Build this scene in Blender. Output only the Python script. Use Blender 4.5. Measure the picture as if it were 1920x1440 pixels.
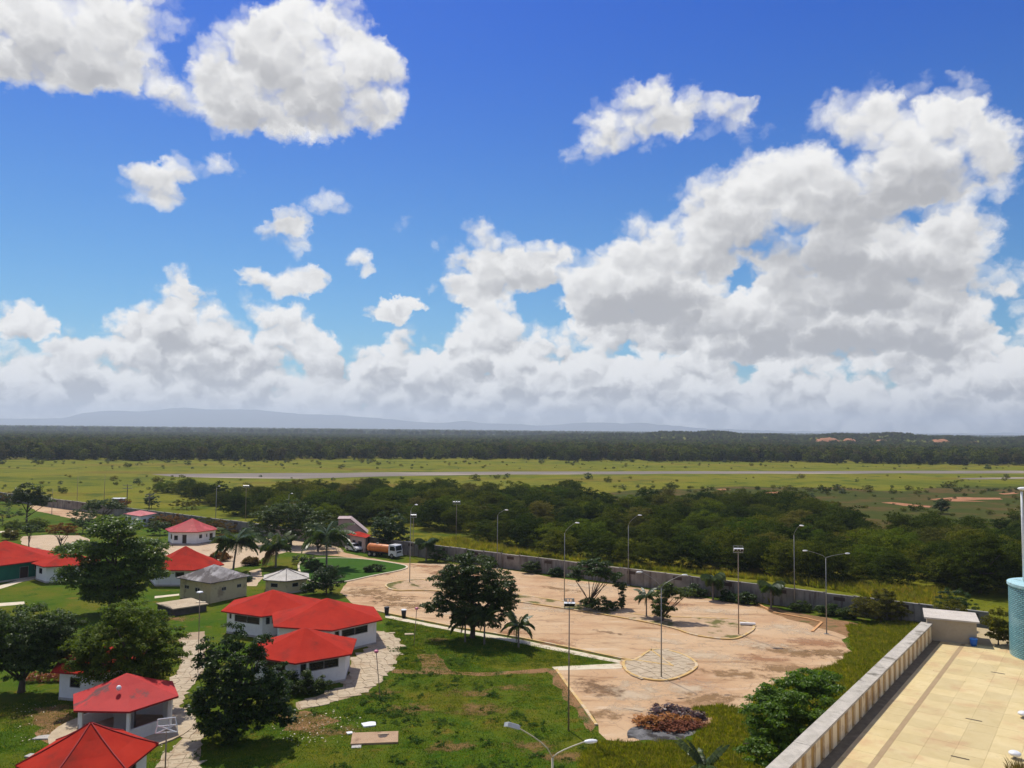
import bpy, math, random
import numpy as np
from mathutils import Vector, Matrix
from mathutils.geometry import tessellate_polygon

R = math.radians
random.seed(7)
for o in list(bpy.data.objects):
    bpy.data.objects.remove(o)
scene = bpy.context.scene
COL = scene.collection

# ------------------------------------------------------------------ camera
CAM_H, FPX = 25.0, 1500.0            # eye height in metres, focal length in photo pixels (1920 wide)
PITCH, ROLL = math.atan(85.0 / FPX), R(0.6)
CAM_R = Matrix.Rotation(math.pi / 2 + PITCH, 3, 'X') @ Matrix.Rotation(ROLL, 3, 'Z')
cam = bpy.data.cameras.new('camera')
cam.sensor_width = 36.0
cam.lens = 36.0 * FPX / 1920.0
cam.clip_start, cam.clip_end = 0.5, 60000.0
cam_o = bpy.data.objects.new('camera', cam)
COL.objects.link(cam_o)
cam_o.matrix_world = Matrix.Translation((0, 0, CAM_H)) @ CAM_R.to_4x4()
scene.camera = cam_o

# ------------------------------------------------------------------ light: direction, exposure
SUN_EL, SUN_AZ = R(58), R(-26)       # azimuth from +Y (straight ahead), negative = to the left
sun_dir = Vector((math.sin(SUN_AZ) * math.cos(SUN_EL), math.cos(SUN_AZ) * math.cos(SUN_EL), math.sin(SUN_EL)))
HAZE = 1.12e-4
SUN_POWER, SKY_POWER = 4.9, 0.07
scene.view_settings.view_transform = 'Standard'
scene.view_settings.look = 'None'
scene.view_settings.gamma = 1.0
scene.view_settings.exposure = -0.12
scene.view_settings.use_curve_mapping = False
sl = bpy.data.lights.new('sun', 'SUN')
sl.energy, sl.angle, sl.color = SUN_POWER, R(0.5), (1.0, 0.95, 0.86)
so = bpy.data.objects.new('sun', sl)
COL.objects.link(so)
so.location = (0, 0, 400)
so.rotation_euler = (-sun_dir).to_track_quat('-Z', 'Y').to_euler()
scene.cycles.use_denoising = True
scene.cycles.use_adaptive_sampling = True
scene.cycles.adaptive_threshold = 0.015
scene.cycles.adaptive_min_samples = 8
scene.cycles.max_bounces = 6
scene.cycles.diffuse_bounces = 3
scene.cycles.transmission_bounces = 4
scene.cycles.transparent_max_bounces = 24
scene.cycles.volume_bounces = 0

# ------------------------------------------------------------------ a photo direction -> the place
def ray(px, py):
    return CAM_R @ Vector(((px - 960) / FPX, -(py - 720) / FPX, -1.0))
def G(px, py, z=0.0):                # the spot on the level z that stands in this direction
    d = ray(px, py)
    t = (z - CAM_H) / d.z
    return Vector((d.x * t, d.y * t, z))
def azel(px, py):
    d = ray(px, py).normalized()
    return math.degrees(math.atan2(d.x, d.y)), math.degrees(math.asin(d.z))
def zat(px, py, D):                  # height of what stands D metres ahead in this direction
    d = ray(px, py)
    return CAM_H + d.z * D / d.y

# ------------------------------------------------------------------ world: sky with fair-weather cumulus
world = bpy.data.worlds.new('World')
scene.world = world
world.use_nodes = True
nt = world.node_tree
nt.nodes.clear()
NN = nt.nodes.new
LK = nt.links.new
def setin(n, i, v):
    if isinstance(v, bpy.types.NodeSocket):
        LK(v, n.inputs[i])
    else:
        n.inputs[i].default_value = v
def wm(op, a, b=None, c=None, clamp=False):
    n = NN('ShaderNodeMath'); n.operation = op; n.use_clamp = clamp
    for i, v in enumerate((a, b, c)):
        if v is not None: setin(n, i, v)
    return n.outputs[0]
def vm(op, a, b=None, c=None):
    n = NN('ShaderNodeVectorMath'); n.operation = op
    for i, v in enumerate((a, b, c)):
        if v is not None: setin(n, i, v)
    return n.outputs['Value'] if op == 'DOT_PRODUCT' else n.outputs['Vector']
def wmix(f, a, b):
    n = NN('ShaderNodeMix'); n.data_type = 'RGBA'
    setin(n, 0, f); setin(n, 6, a); setin(n, 7, b)
    return n.outputs[2]
def wsmooth(v, lo, hi, a=0.0, b=1.0):
    n = NN('ShaderNodeMapRange'); n.interpolation_type = 'SMOOTHSTEP'
    setin(n, 0, v); setin(n, 1, lo); setin(n, 2, hi); setin(n, 3, a); setin(n, 4, b)
    return n.outputs[0]
def wnoise(vec, scale, detail, rough):
    n = NN('ShaderNodeTexNoise'); n.noise_dimensions = '2D'
    setin(n, 'Vector', vec); setin(n, 'Scale', scale); setin(n, 'Detail', detail); setin(n, 'Roughness', rough)
    return n
def wcomb(x, y, z=0.0):
    n = NN('ShaderNodeCombineXYZ'); setin(n, 0, x); setin(n, 1, y); setin(n, 2, z)
    return n.outputs[0]

sky = NN('ShaderNodeTexSky')
sky.sky_type = 'NISHITA'
sky.sun_disc = False
sky.sun_elevation = SUN_EL
sky.sun_rotation = SUN_AZ
sky.altitude = 20
sky.air_density, sky.dust_density, sky.ozone_density = 1.0, 0.5, 1.0
hsv = NN('ShaderNodeHueSaturation')
hsv.inputs['Saturation'].default_value = 1.10
hsv.inputs['Value'].default_value = 1.0
tc = NN('ShaderNodeTexCoord')
sep = NN('ShaderNodeSeparateXYZ')
LK(tc.outputs['Generated'], sep.inputs[0])
dx, dy, dz = sep.outputs
u0 = wm('MULTIPLY', wm('ARCTAN2', dx, dy), 57.29578)
v0 = wm('MULTIPLY', wm('ARCSINE', dz), 57.29578)
tint = wmix(wsmooth(v0, 5.0, 32.0), (0.70, 1.14, 1.48, 1), (0.47, 0.76, 1.72, 1))      # deep tropical blue overhead, cyan low down
LK(vm('MULTIPLY', sky.outputs[0], tint), hsv.inputs['Color'])
# billows: domes with creases between them, warped by turbulence
def wvor(vec, scale):
    n = NN('ShaderNodeTexVoronoi'); n.voronoi_dimensions = '2D'; n.feature = 'F1'
    setin(n, 'Vector', vec); setin(n, 'Scale', scale)
    d = n.outputs['Distance']
    return wm('MULTIPLY_ADD', wm('MULTIPLY', d, d), -1.7, 1.0)
pc = wcomb(u0, wm('MULTIPLY', v0, 1.2))
turb = wnoise(pc, 0.55, 5.0, 0.60)
warp3 = vm('SUBTRACT', turb.outputs[1], (0.5, 0.5, 0.5))
pw = vm('ADD', pc, vm('MULTIPLY', warp3, (2.0, 1.7, 0.0)))
def billow(q, fine):
    s = wm('MULTIPLY', wvor(q, 0.26), 0.42)
    s = wm('MULTIPLY_ADD', wvor(q, 0.60), 0.30, s)
    s = wm('MULTIPLY_ADD', wvor(q, 1.35), 0.11, s)
    return wm('MULTIPLY_ADD', wnoise(q, 0.16, 6.0 if fine else 3.0, 0.55).outputs[0], 0.9, s)      # about 0.6 .. 1.3
Hb = billow(pw, True)
Hu = billow(vm('ADD', pw, (-0.32, 0.85, 0.0)), False)
warp = vm('MULTIPLY', warp3, (2.6, 2.0, 0.0))
uw = vm('ADD', wcomb(u0, v0), warp)
sp = NN('ShaderNodeSeparateXYZ'); LK(uw, sp.inputs[0])
U = wcomb(sp.outputs[0], sp.outputs[0], sp.outputs[0])
V = wcomb(sp.outputs[1], sp.outputs[1], sp.outputs[1])
CLOUDS = [  # direction of each puff (as photo x, y), half widths, thickness
 (30,55,170,80,1),(150,55,115,75,1),(265,15,80,45,.5),(20,115,120,45,.6),(225,125,70,45,.3),
 (492,135,105,90,1),(585,105,110,95,1),(650,165,105,80,1),(405,185,95,52,.85),(560,55,75,55,.8),(695,150,70,75,.8),(560,215,150,42,.7),(315,160,60,40,.22),
 (305,350,65,36,1),(375,315,60,30,.9),
 (540,445,48,32,1),(548,412,30,24,.8),(530,525,68,30,1),(615,378,50,24,.38),(765,430,42,20,.55),(808,450,32,17,.5),(680,488,30,22,.75),(725,588,45,18,.7),(765,570,28,16,.7),
 (1185,222,95,55,1),(1245,200,70,45,.8),(1335,215,75,34,.6),(1110,285,80,32,.3),
 (905,465,62,45,.9),(930,515,95,40,.9),(1005,500,60,42,.8),(865,545,60,28,.7),(1040,470,26,26,.6),
 (1130,530,105,65,1),(1250,480,115,75,1),(1200,570,140,52,1),(1370,420,115,85,1),(1445,310,80,60,.8),(1480,390,125,95,1),(1620,290,135,95,1),(1740,260,115,85,1),(1810,300,85,75,1),(1560,430,145,65,1),(1700,335,140,42,.8),
 (1590,530,150,52,.9),(1700,475,115,50,.8),(1450,580,160,48,.9),(1650,580,180,55,.9),(1790,430,70,28,.5),(1350,630,190,48,.9),(1600,650,210,50,.9),(1775,545,75,60,.6),(1900,540,50,40,.6),(1850,640,120,45,.7),
 (30,605,50,30,.7),(905,590,75,40,.8),(1130,640,130,40,.8)]
while len(CLOUDS) % 3: CLOUDS.append((-4000, 500, 10, 10, 0))
PXD = 57.29578 / FPX
dens = shade = None
for k in range(0, len(CLOUDS), 3):
    tri = CLOUDS[k:k + 3]
    ae = [azel(max(c[0], -900), c[1]) for c in tri]
    rx = [1.26 * c[2] * PXD for c in tri]; ry = [1.26 * c[3] * PXD for c in tri]
    a = vm('MULTIPLY_ADD', U, tuple(1 / r for r in rx), tuple(-e[0] / r for e, r in zip(ae, rx)))
    b = vm('MULTIPLY_ADD', V, tuple(1 / r for r in ry), tuple(-e[1] / r for e, r in zip(ae, ry)))
    q = vm('MULTIPLY_ADD', b, b, vm('MULTIPLY', a, a))
    q = vm('MAXIMUM', vm('MULTIPLY_ADD', q, (-1, -1, -1), (1, 1, 1)), (0, 0, 0))
    q = vm('MULTIPLY', q, tuple(c[4] for c in tri))
    d = vm('DOT_PRODUCT', q, (1, 1, 1))
    s = vm('DOT_PRODUCT', q, b)
    dens = d if dens is None else wm('ADD', dens, d)
    shade = s if shade is None else wm('ADD', shade, s)
dens = wm('MINIMUM', dens, 1.15)
# the bank of clouds along the horizon
BANK = [(-400,640),(-200,600),(0,640),(80,665),(110,640),(165,600),(230,585),(290,555),(322,520),(345,512),(375,548),(410,568),(480,560),(540,562),(580,585),(620,630),(650,672),(690,655),(740,628),(790,628),(830,625),(890,585),(950,600),(1000,610),(1050,622),(1130,625),(1220,655),(1300,665),(1400,680),(1600,690),(1800,640),(2100,600)]
fc = NN('ShaderNodeValToRGB')
fc.color_ramp.interpolation = 'EASE'
els = fc.color_ramp.elements
while len(els) < len(BANK): els.new(0.5)
for e, (x, y) in zip(els, BANK):
    az, el = azel(x, y)
    e.position = (az + 60) / 120
    e.color = (el / 20,) * 3 + (1,)
LK(wm('DIVIDE', wm('ADD', sp.outputs[0], 60.0), 120.0), fc.inputs[0])
top = wm('MULTIPLY', fc.outputs[0], 20.0)
bank = wsmooth(wm('SUBTRACT', top, sp.outputs[1]), -1.3, 2.2, 0.0, 0.95)
bsh = wm('MULTIPLY', wsmooth(wm('SUBTRACT', top, sp.outputs[1]), 0.0, 5.0, 0.5, -0.25), bank)
# beyond the view the same kind of sky goes on
nout = wnoise(wcomb(u0, wm('MULTIPLY', v0, 1.7)), 0.045, 3.0, 0.5).outputs[0]
aside = wm('MAXIMUM', wsmooth(wm('ABSOLUTE', u0), 36.0, 44.0), wsmooth(v0, 30.0, 36.0))
outd = wm('MULTIPLY', wsmooth(nout, 0.47, 0.60), aside)
allD = wm('MAXIMUM', wm('MAXIMUM', dens, bank), outd)
edge = wm('MULTIPLY', wm('SUBTRACT', Hb, 0.97), 1.30)
field = wm('ADD', allD, edge)
inside = wsmooth(allD, 0.02, 0.22)
soft = wsmooth(v0, 5.0, 18.0, 0.46, 0.95)
alpha = wm('MULTIPLY', wsmooth(field, 0.14, wm('ADD', 0.14, soft)), inside)
alpha = wm('MULTIPLY', alpha, 0.985)
relief = wm('MULTIPLY', wm('SUBTRACT', Hb, Hu), wsmooth(v0, 2.0, 10.0, 2.3, 0.95))
lit = wm('ADD', wm('ADD', wm('MULTIPLY', wm('ADD', shade, bsh), 0.50), relief), wm('MULTIPLY', wm('SUBTRACT', 0.80, field), 0.42))
for (cx, cy, rx_, ry_, w_) in ((1230,585,170,45,.55),(1640,535,190,60,.5),(1470,500,150,45,.4),(1600,650,260,40,.45),(400,650,170,40,.3),(1620,400,160,50,.3)):   # thick undersides
    az_, el_ = azel(cx, cy)
    ka = wm('MULTIPLY_ADD', sp.outputs[0], 1 / (rx_ * PXD), -az_ / (rx_ * PXD)); kb = wm('MULTIPLY_ADD', sp.outputs[1], 1 / (ry_ * PXD), -el_ / (ry_ * PXD))
    kk = wm('MAXIMUM', wm('SUBTRACT', 1.0, wm('ADD', wm('MULTIPLY', ka, ka), wm('MULTIPLY', kb, kb))), 0.0)
    lit = wm('MULTIPLY_ADD', kk, -w_, lit)
litf = wsmooth(lit, -0.80, 0.42)
ccol = wmix(litf, (5.5, 5.5, 5.65, 1), (11.3, 11.2, 11.0, 1))
ccol = vm('SCALE', ccol); ccol.node.inputs['Scale'].default_value = 0.090 / SKY_POWER
lowhaze = wsmooth(v0, 0.0, 5.0, 0.15, 0.0)
base = wmix(alpha, hsv.outputs[0], ccol)
final = wmix(lowhaze, base, tuple(c / SKY_POWER for c in (0.55, 0.62, 0.70)) + (1,))
bg = NN('ShaderNodeBackground')
LK(final, bg.inputs[0])
bg.inputs[1].default_value = SKY_POWER
wo = NN('ShaderNodeOutputWorld')
LK(bg.outputs[0], wo.inputs[0])
world.cycles.sampling_method = 'MANUAL'
world.cycles.sample_map_resolution = 512

# ================================================================== helpers
def tag(o, label=None, cat=None, group=None, kind=None):
    if label: o['label'] = label
    if cat: o['category'] = cat
    if group: o['group'] = group
    if kind: o['kind'] = kind
    return o
def mesh(name, verts, faces, mats=(), smooth=False, mi=None):
    me = bpy.data.meshes.new(name)
    me.from_pydata([tuple(v) for v in verts], [], [tuple(f) for f in faces])
    for m in (mats if isinstance(mats, (list, tuple)) else [mats]): me.materials.append(m)
    if mi is not None: me.polygons.foreach_set('material_index', mi)
    if smooth: me.polygons.foreach_set('use_smooth', [True] * len(me.polygons))
    me.update()
    return me
def link(name, me, parent=None, loc=None, rot=None, scale=None):
    o = bpy.data.objects.new(name, me)
    COL.objects.link(o)
    if parent: o.parent = parent
    if loc is not None: o.location = loc
    if rot is not None: o.rotation_euler = rot
    if scale is not None: o.scale = scale
    return o
def thing(name, label, cat, loc=(0, 0, 0), rz=0.0, group=None, rot=None):
    o = link(name, None, None, loc, rot or (0, 0, rz))
    return tag(o, label, cat, group)
def copy_tree(o, parent=None):
    c = o.copy(); COL.objects.link(c)
    if parent: c.parent = parent
    for ch in list(o.children): copy_tree(ch, c)
    return c

class MB:
    def __init__(s): s.v, s.f, s.m = [], [], []
    def add(s, vs, fs, m=0):
        n = len(s.v)
        s.v += [Vector(v) for v in vs]
        s.f += [tuple(i + n for i in f) for f in fs]
        s.m += [m] * len(fs)
        return s
    def box(s, x0, x1, y0, y1, z0, z1, m=0, M=None):
        vs = [Vector(p) for p in ((x0,y0,z0),(x1,y0,z0),(x1,y1,z0),(x0,y1,z0),(x0,y0,z1),(x1,y0,z1),(x1,y1,z1),(x0,y1,z1))]
        if M: vs = [M @ v for v in vs]
        return s.add(vs, [(0,3,2,1),(4,5,6,7),(0,1,5,4),(1,2,6,5),(2,3,7,6),(3,0,4,7)], m)
    def prism(s, pts, z0, z1, m=0, cap=True):
        n = len(pts)
        vs = [(p[0], p[1], z0) for p in pts] + [(p[0], p[1], z1) for p in pts]
        fs = [(i, (i + 1) % n, n + (i + 1) % n, n + i) for i in range(n)]
        if cap:
            for t in tessellate_polygon([[Vector((p[0], p[1], 0)) for p in pts]]):
                fs.append((t[0] + n, t[1] + n, t[2] + n)); fs.append((t[2], t[1], t[0]))
        return s.add(vs, fs, m)
    def tube(s, pts, rads, n=8, m=0, cap=True):
        pts = [Vector(p) for p in pts]
        if not hasattr(rads, '__len__'): rads = [rads] * len(pts)
        vs, fs = [], []
        for i, p in enumerate(pts):
            d = (pts[min(i + 1, len(pts) - 1)] - pts[max(i - 1, 0)]).normalized()
            a = d.cross(Vector((0.31, 0.17, 0.93)))
            if a.length < 0.05: a = d.cross(Vector((1, 0, 0)))
            a.normalize(); b = d.cross(a)
            for k in range(n):
                t = 2 * math.pi * k / n
                vs.append(p + (a * math.cos(t) + b * math.sin(t)) * rads[i])
        for i in range(len(pts) - 1):
            for k in range(n):
                fs.append((i*n + k, i*n + (k+1) % n, (i+1)*n + (k+1) % n, (i+1)*n + k))
        if cap:
            fs.append(tuple(range(n - 1, -1, -1)))
            fs.append(tuple((len(pts) - 1) * n + k for k in range(n)))
        return s.add(vs, fs, m)
    def ball(s, c, rx, ry, rz, nu=10, nv=6, m=0):
        vs, fs = [], []
        for j in range(nv + 1):
            t = math.pi * j / nv
            for i in range(nu):
                p = 2 * math.pi * i / nu
                vs.append((c[0] + rx * math.sin(t) * math.cos(p), c[1] + ry * math.sin(t) * math.sin(p), c[2] + rz * math.cos(t)))
        for j in range(nv):
            for i in range(nu):
                fs.append((j*nu + i, (j+1)*nu + i, (j+1)*nu + (i+1) % nu, j*nu + (i+1) % nu))
        return s.add(vs, fs, m)
    def xf(s, M):
        s.v = [M @ v for v in s.v]; return s
    def mesh(s, name, mats, smooth=False):
        return mesh(name, s.v, s.f, mats, smooth, s.m)
    def build(s, name, mats, parent=None, smooth=False, loc=None, rot=None):
        return link(name, s.mesh(name, mats, smooth), parent, loc, rot)

# ------------------------------------------------------------------ materials
def nodes_of(name):
    m = bpy.data.materials.new(name); m.use_nodes = True
    t = m.node_tree; p = t.nodes['Principled BSDF']
    return m, t, p
def ramp(t, fac, stops):
    r = t.nodes.new('ShaderNodeValToRGB'); e = r.color_ramp.elements
    while len(e) < len(stops): e.new(0.5)
    for k, (pos, c) in zip(e, stops): k.position = pos; k.color = tuple(c) + (1,)
    t.links.new(fac, r.inputs[0])
    return r.outputs[0]
def mnoise(t, scale, detail=4, rough=0.6, vec=None, stretch=None, coord='Position'):
    n = t.nodes.new('ShaderNodeTexNoise')
    n.inputs['Scale'].default_value = scale; n.inputs['Detail'].default_value = detail; n.inputs['Roughness'].default_value = rough
    if vec is None:
        if coord == 'Position':
            vec = t.nodes.new('ShaderNodeNewGeometry').outputs['Position']
        else:
            vec = t.nodes.new('ShaderNodeTexCoord').outputs[coord]
    if stretch:
        mp = t.nodes.new('ShaderNodeMapping')
        mp.inputs['Rotation'].default_value = (0, 0, stretch[3] if len(stretch) > 3 else 0)
        mp.inputs['Scale'].default_value = stretch[:3]
        t.links.new(vec, mp.inputs[0]); vec = mp.outputs[0]
    t.links.new(vec, n.inputs['Vector'])
    return n.outputs[0]
def mmix(t, fac, a, b, mode='MIX'):
    n = t.nodes.new('ShaderNodeMix'); n.data_type = 'RGBA'; n.blend_type = mode
    for i, v in ((0, fac), (6, a), (7, b)):
        if isinstance(v, bpy.types.NodeSocket): t.links.new(v, n.inputs[i])
        elif i == 0: n.inputs[0].default_value = v
        else: n.inputs[i].default_value = tuple(v) + (1,)
    return n.outputs[2]
def msmooth(t, v, lo, hi, a=0.0, b=1.0):
    n = t.nodes.new('ShaderNodeMapRange'); n.interpolation_type = 'SMOOTHSTEP'
    t.links.new(v, n.inputs[0])
    for i, x in enumerate((lo, hi, a, b)): n.inputs[i + 1].default_value = x
    return n.outputs[0]
def mbump(t, p, h, strength=0.4, dist=0.02):
    b = t.nodes.new('ShaderNodeBump'); b.inputs['Strength'].default_value = strength; b.inputs['Distance'].default_value = dist
    t.links.new(h, b.inputs['Height']); t.links.new(b.outputs[0], p.inputs['Normal'])
def surf(name, c1, c2, scale=1.0, c3=None, s3=0.25, t3=(0.55, 0.7), rough=0.85, bump=0.3, bdist=0.02, spec=0.3, coord='Position', stretch=None, metal=0.0):
    m, t, p = nodes_of(name)
    n = mnoise(t, scale, 6, 0.65, coord=coord, stretch=stretch)
    col = ramp(t, n, [(0.3, c1), (0.7, c2)])
    if c3:
        col = mmix(t, msmooth(t, mnoise(t, s3, 5, 0.65, coord=coord, stretch=stretch), *t3), col, c3)
    t.links.new(col, p.inputs['Base Color'])
    p.inputs['Roughness'].default_value = rough
    p.inputs['Specular IOR Level'].default_value = spec
    p.inputs['Metallic'].default_value = metal
    if bump: mbump(t, p, mnoise(t, scale * 6, 4, 0.6, coord=coord), bump, bdist)
    return m
def leafmat(name, dark, light, trans=0.3, rough=0.42, spec=0.35, vary=0.25, dry=None):
    m, t, p = nodes_of(name)
    g = t.nodes.new('ShaderNodeNewGeometry')
    oi = t.nodes.new('ShaderNodeObjectInfo')
    col = ramp(t, g.outputs['Random Per Island'], [(0.0, dark), (0.75, light), (1.0, dry or light)])
    hs = t.nodes.new('ShaderNodeHueSaturation')
    mr = t.nodes.new('ShaderNodeMapRange'); t.links.new(oi.outputs['Random'], mr.inputs[0])
    mr.inputs[3].default_value, mr.inputs[4].default_value = 1 - vary * 0.8, 1 + vary
    t.links.new(mr.outputs[0], hs.inputs['Value'])
    mh = t.nodes.new('ShaderNodeMapRange'); t.links.new(oi.outputs['Random'], mh.inputs[0])
    mh.inputs[3].default_value, mh.inputs[4].default_value = 0.515, 0.475
    t.links.new(mh.outputs[0], hs.inputs['Hue'])
    t.links.new(col, hs.inputs['Color'])
    t.links.new(hs.outputs[0], p.inputs['Base Color'])
    p.inputs['Roughness'].default_value = rough
    p.inputs['Specular IOR Level'].default_value = spec
    tr = t.nodes.new('ShaderNodeBsdfTranslucent')
    br = mmix(t, 1.0, hs.outputs[0], (1.6, 1.6, 0.5), 'MULTIPLY')
    t.links.new(br, tr.inputs[0])
    mx = t.nodes.new('ShaderNodeMixShader'); mx.inputs[0].default_value = trans
    t.links.new(p.outputs[0], mx.inputs[1]); t.links.new(tr.outputs[0], mx.inputs[2])
    t.links.new(mx.outputs[0], t.nodes['Material Output'].inputs[0])
    return m
def plain(name, c, rough=0.5, spec=0.4, metal=0.0, jit=0.12):
    return surf(name, tuple(x * (1 - jit) for x in c), tuple(min(1, x * (1 + jit)) for x in c), 3.0, rough=rough, spec=spec, metal=metal, bump=0.0, coord='Object')

# ground covers
def field_material():
    m, t, p = nodes_of('field_grass')
    big = mnoise(t, 0.012, 6, 0.62, stretch=(0.6, 1.6, 1))
    mid = mnoise(t, 0.07, 6, 0.65)
    fine = mnoise(t, 1.1, 5, 0.7)
    c = ramp(t, big, [(0.32, (0.080, 0.098, 0.007)), (0.46, (0.152, 0.158, 0.010)), (0.55, (0.190, 0.172, 0.014)), (0.66, (0.165, 0.112, 0.016))])
    c = mmix(t, msmooth(t, mid, 0.50, 0.66), c, (0.062, 0.088, 0.0072))
    c = mmix(t, msmooth(t, mid, 0.44, 0.30), c, (0.20, 0.185, 0.0158))
    c = mmix(t, msmooth(t, fine, 0.35, 0.75, 0.0, 0.5), c, (0.055, 0.070, 0.0059))
    t.links.new(c, p.inputs['Base Color']); p.inputs['Roughness'].default_value = 1.0; p.inputs['Specular IOR Level'].default_value = 0.05
    mbump(t, p, fine, 0.9, 0.35)
    return m
def lawn_material():
    m, t, p = nodes_of('lawn_grass')
    big = mnoise(t, 0.09, 6, 0.62)
    mid = mnoise(t, 0.45, 7, 0.68)
    fine = mnoise(t, 5.0, 6, 0.75)
    c = ramp(t, big, [(0.34, (0.048, 0.098, 0.006)), (0.50, (0.080, 0.116, 0.008)), (0.64, (0.128, 0.124, 0.011))])
    c = mmix(t, msmooth(t, mid, 0.54, 0.70, 0.0, 0.80), c, (0.185, 0.118, 0.0216))
    c = mmix(t, msmooth(t, mid, 0.46, 0.34, 0.0, 0.8), c, (0.030, 0.080, 0.0054))
    c = mmix(t, msmooth(t, fine, 0.42, 0.76, 0.0, 0.55), c, (0.030, 0.066, 0.0045))
    t.links.new(c, p.inputs['Base Color']); p.inputs['Roughness'].default_value = 1.0; p.inputs['Specular IOR Level'].default_value = 0.05
    mbump(t, p, fine, 1.0, 0.10)
    return m
def lot_material():
    m, t, p = nodes_of('dusty_paving')
    n1 = mnoise(t, 0.09, 7, 0.62)
    n2 = mnoise(t, 0.28, 7, 0.70, stretch=(0.30, 1.5, 1, R(35)))
    n3 = mnoise(t, 2.2, 6, 0.7)
    c = ramp(t, n1, [(0.30, (0.40, 0.225, 0.120)), (0.48, (0.505, 0.33, 0.183)), (0.70, (0.55, 0.40, 0.245))])
    c = mmix(t, msmooth(t, n2, 0.51, 0.68, 0.0, 0.85), c, (0.26, 0.14, 0.065))
    c = mmix(t, msmooth(t, n2, 0.45, 0.30, 0.0, 0.75), c, (0.60, 0.47, 0.32))
    c = mmix(t, msmooth(t, n3, 0.52, 0.75, 0.0, 0.45), c, (0.30, 0.20, 0.13))
    vo = t.nodes.new('ShaderNodeTexVoronoi'); vo.feature = 'DISTANCE_TO_EDGE'; vo.inputs['Scale'].default_value = 0.16
    gm = t.nodes.new('ShaderNodeNewGeometry')
    wn = t.nodes.new('ShaderNodeTexNoise'); wn.inputs['Scale'].default_value = 0.35; wn.inputs['Detail'].default_value = 5
    t.links.new(gm.outputs['Position'], wn.inputs['Vector'])
    ad = t.nodes.new('ShaderNodeVectorMath'); ad.operation = 'MULTIPLY_ADD'
    ad.inputs[1].default_value = (5, 5, 0)
    t.links.new(wn.outputs[1], ad.inputs[0]); t.links.new(gm.outputs['Position'], ad.inputs[2])
    t.links.new(ad.outputs[0], vo.inputs['Vector'])
    c = mmix(t, msmooth(t, vo.outputs['Distance'], 0.012, 0.0, 0.0, 0.55), c, (0.20, 0.125, 0.08))
    t.links.new(c, p.inputs['Base Color']); p.inputs['Roughness'].default_value = 0.95; p.inputs['Specular IOR Level'].default_value = 0.15
    mbump(t, p, n3, 0.5, 0.05)
    return m
M_field, M_lawn, M_lot = field_material(), lawn_material(), lot_material()
M_rough = surf('rough_pasture', (0.036, 0.054, 0.007), (0.066, 0.066, 0.010), 0.10, (0.100, 0.066, 0.020), 0.035, (0.48, 0.62), rough=1, spec=0.05, bump=0.9, bdist=0.3)
M_redsoil = surf('red_soil', (0.30, 0.12, 0.055), (0.42, 0.21, 0.11), 0.4, (0.20, 0.10, 0.05), 0.15, rough=1, spec=0.1)
M_dirt = surf('trodden_dirt', (0.20, 0.105, 0.045), (0.30, 0.17, 0.08), 0.9, (0.10, 0.10, 0.03), 0.5, (0.5, 0.65), rough=1, spec=0.1, bump=0.6, bdist=0.05)
M_sand = surf('pale_sand', (0.44, 0.32, 0.20), (0.55, 0.42, 0.28), 0.5, (0.34, 0.23, 0.14), 0.25, rough=0.95, spec=0.15)
M_runway = surf('runway_asphalt', (0.16, 0.135, 0.11), (0.23, 0.195, 0.16), 0.05, (0.36, 0.29, 0.23), 0.012, (0.5, 0.62), rough=0.95, spec=0.1, stretch=(0.4, 2, 1))
M_slab = surf('pale_stone', (0.38, 0.295, 0.19), (0.54, 0.435, 0.295), 1.2, (0.36, 0.25, 0.15), 0.6, (0.52, 0.70), rough=0.9, bump=0.4)
M_joint = surf('earth_joint', (0.30, 0.215, 0.13), (0.40, 0.30, 0.19), 1.5, rough=1, bump=0.3)
M_conc = surf('weathered_concrete', (0.36, 0.33, 0.29), (0.52, 0.49, 0.44), 0.9, (0.22, 0.20, 0.18), 0.5, (0.52, 0.68), rough=0.9, bump=0.4)
M_kerb = surf('kerb_yellow', (0.50, 0.31, 0.10), (0.62, 0.43, 0.17), 1.5, (0.58, 0.46, 0.30), 0.5, (0.48, 0.62), rough=0.85)
M_kerbw = surf('kerb_pale', (0.55, 0.47, 0.33), (0.68, 0.58, 0.42), 1.2, (0.45, 0.33, 0.2), 0.4, rough=0.9)
# built things
def wall_white():
    m, t, p = nodes_of('limewash')
    n = mnoise(t, 0.8, 6, 0.65)
    c = ramp(t, n, [(0.3, (0.72, 0.72, 0.70)), (0.7, (0.82, 0.82, 0.80))])
    st = mnoise(t, 1.6, 6, 0.7, stretch=(1.5, 1.5, 0.25))
    c = mmix(t, msmooth(t, st, 0.55, 0.75, 0, 0.5), c, (0.50, 0.47, 0.42))
    t.links.new(c, p.inputs['Base Color']); p.inputs['Roughness'].default_value = 0.9; p.inputs['Specular IOR Level'].default_value = 0.2
    mbump(t, p, mnoise(t, 9, 4), 0.2, 0.01)
    return m
M_white = wall_white()
M_roof = surf('red_roof_paint', (0.34, 0.020, 0.011), (0.43, 0.032, 0.016), 0.7, (0.22, 0.026, 0.016), 0.45, (0.50, 0.74), rough=0.9, bump=0.35, bdist=0.01, spec=0.08)
M_roofd = surf('red_roof_edge', (0.22, 0.012, 0.012), (0.33, 0.018, 0.016), 1.0, rough=0.7)
M_roofp = surf('faded_red_roof', (0.42, 0.10, 0.10), (0.55, 0.19, 0.18), 0.7, (0.36, 0.05, 0.05), 0.4, rough=0.8)
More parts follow.
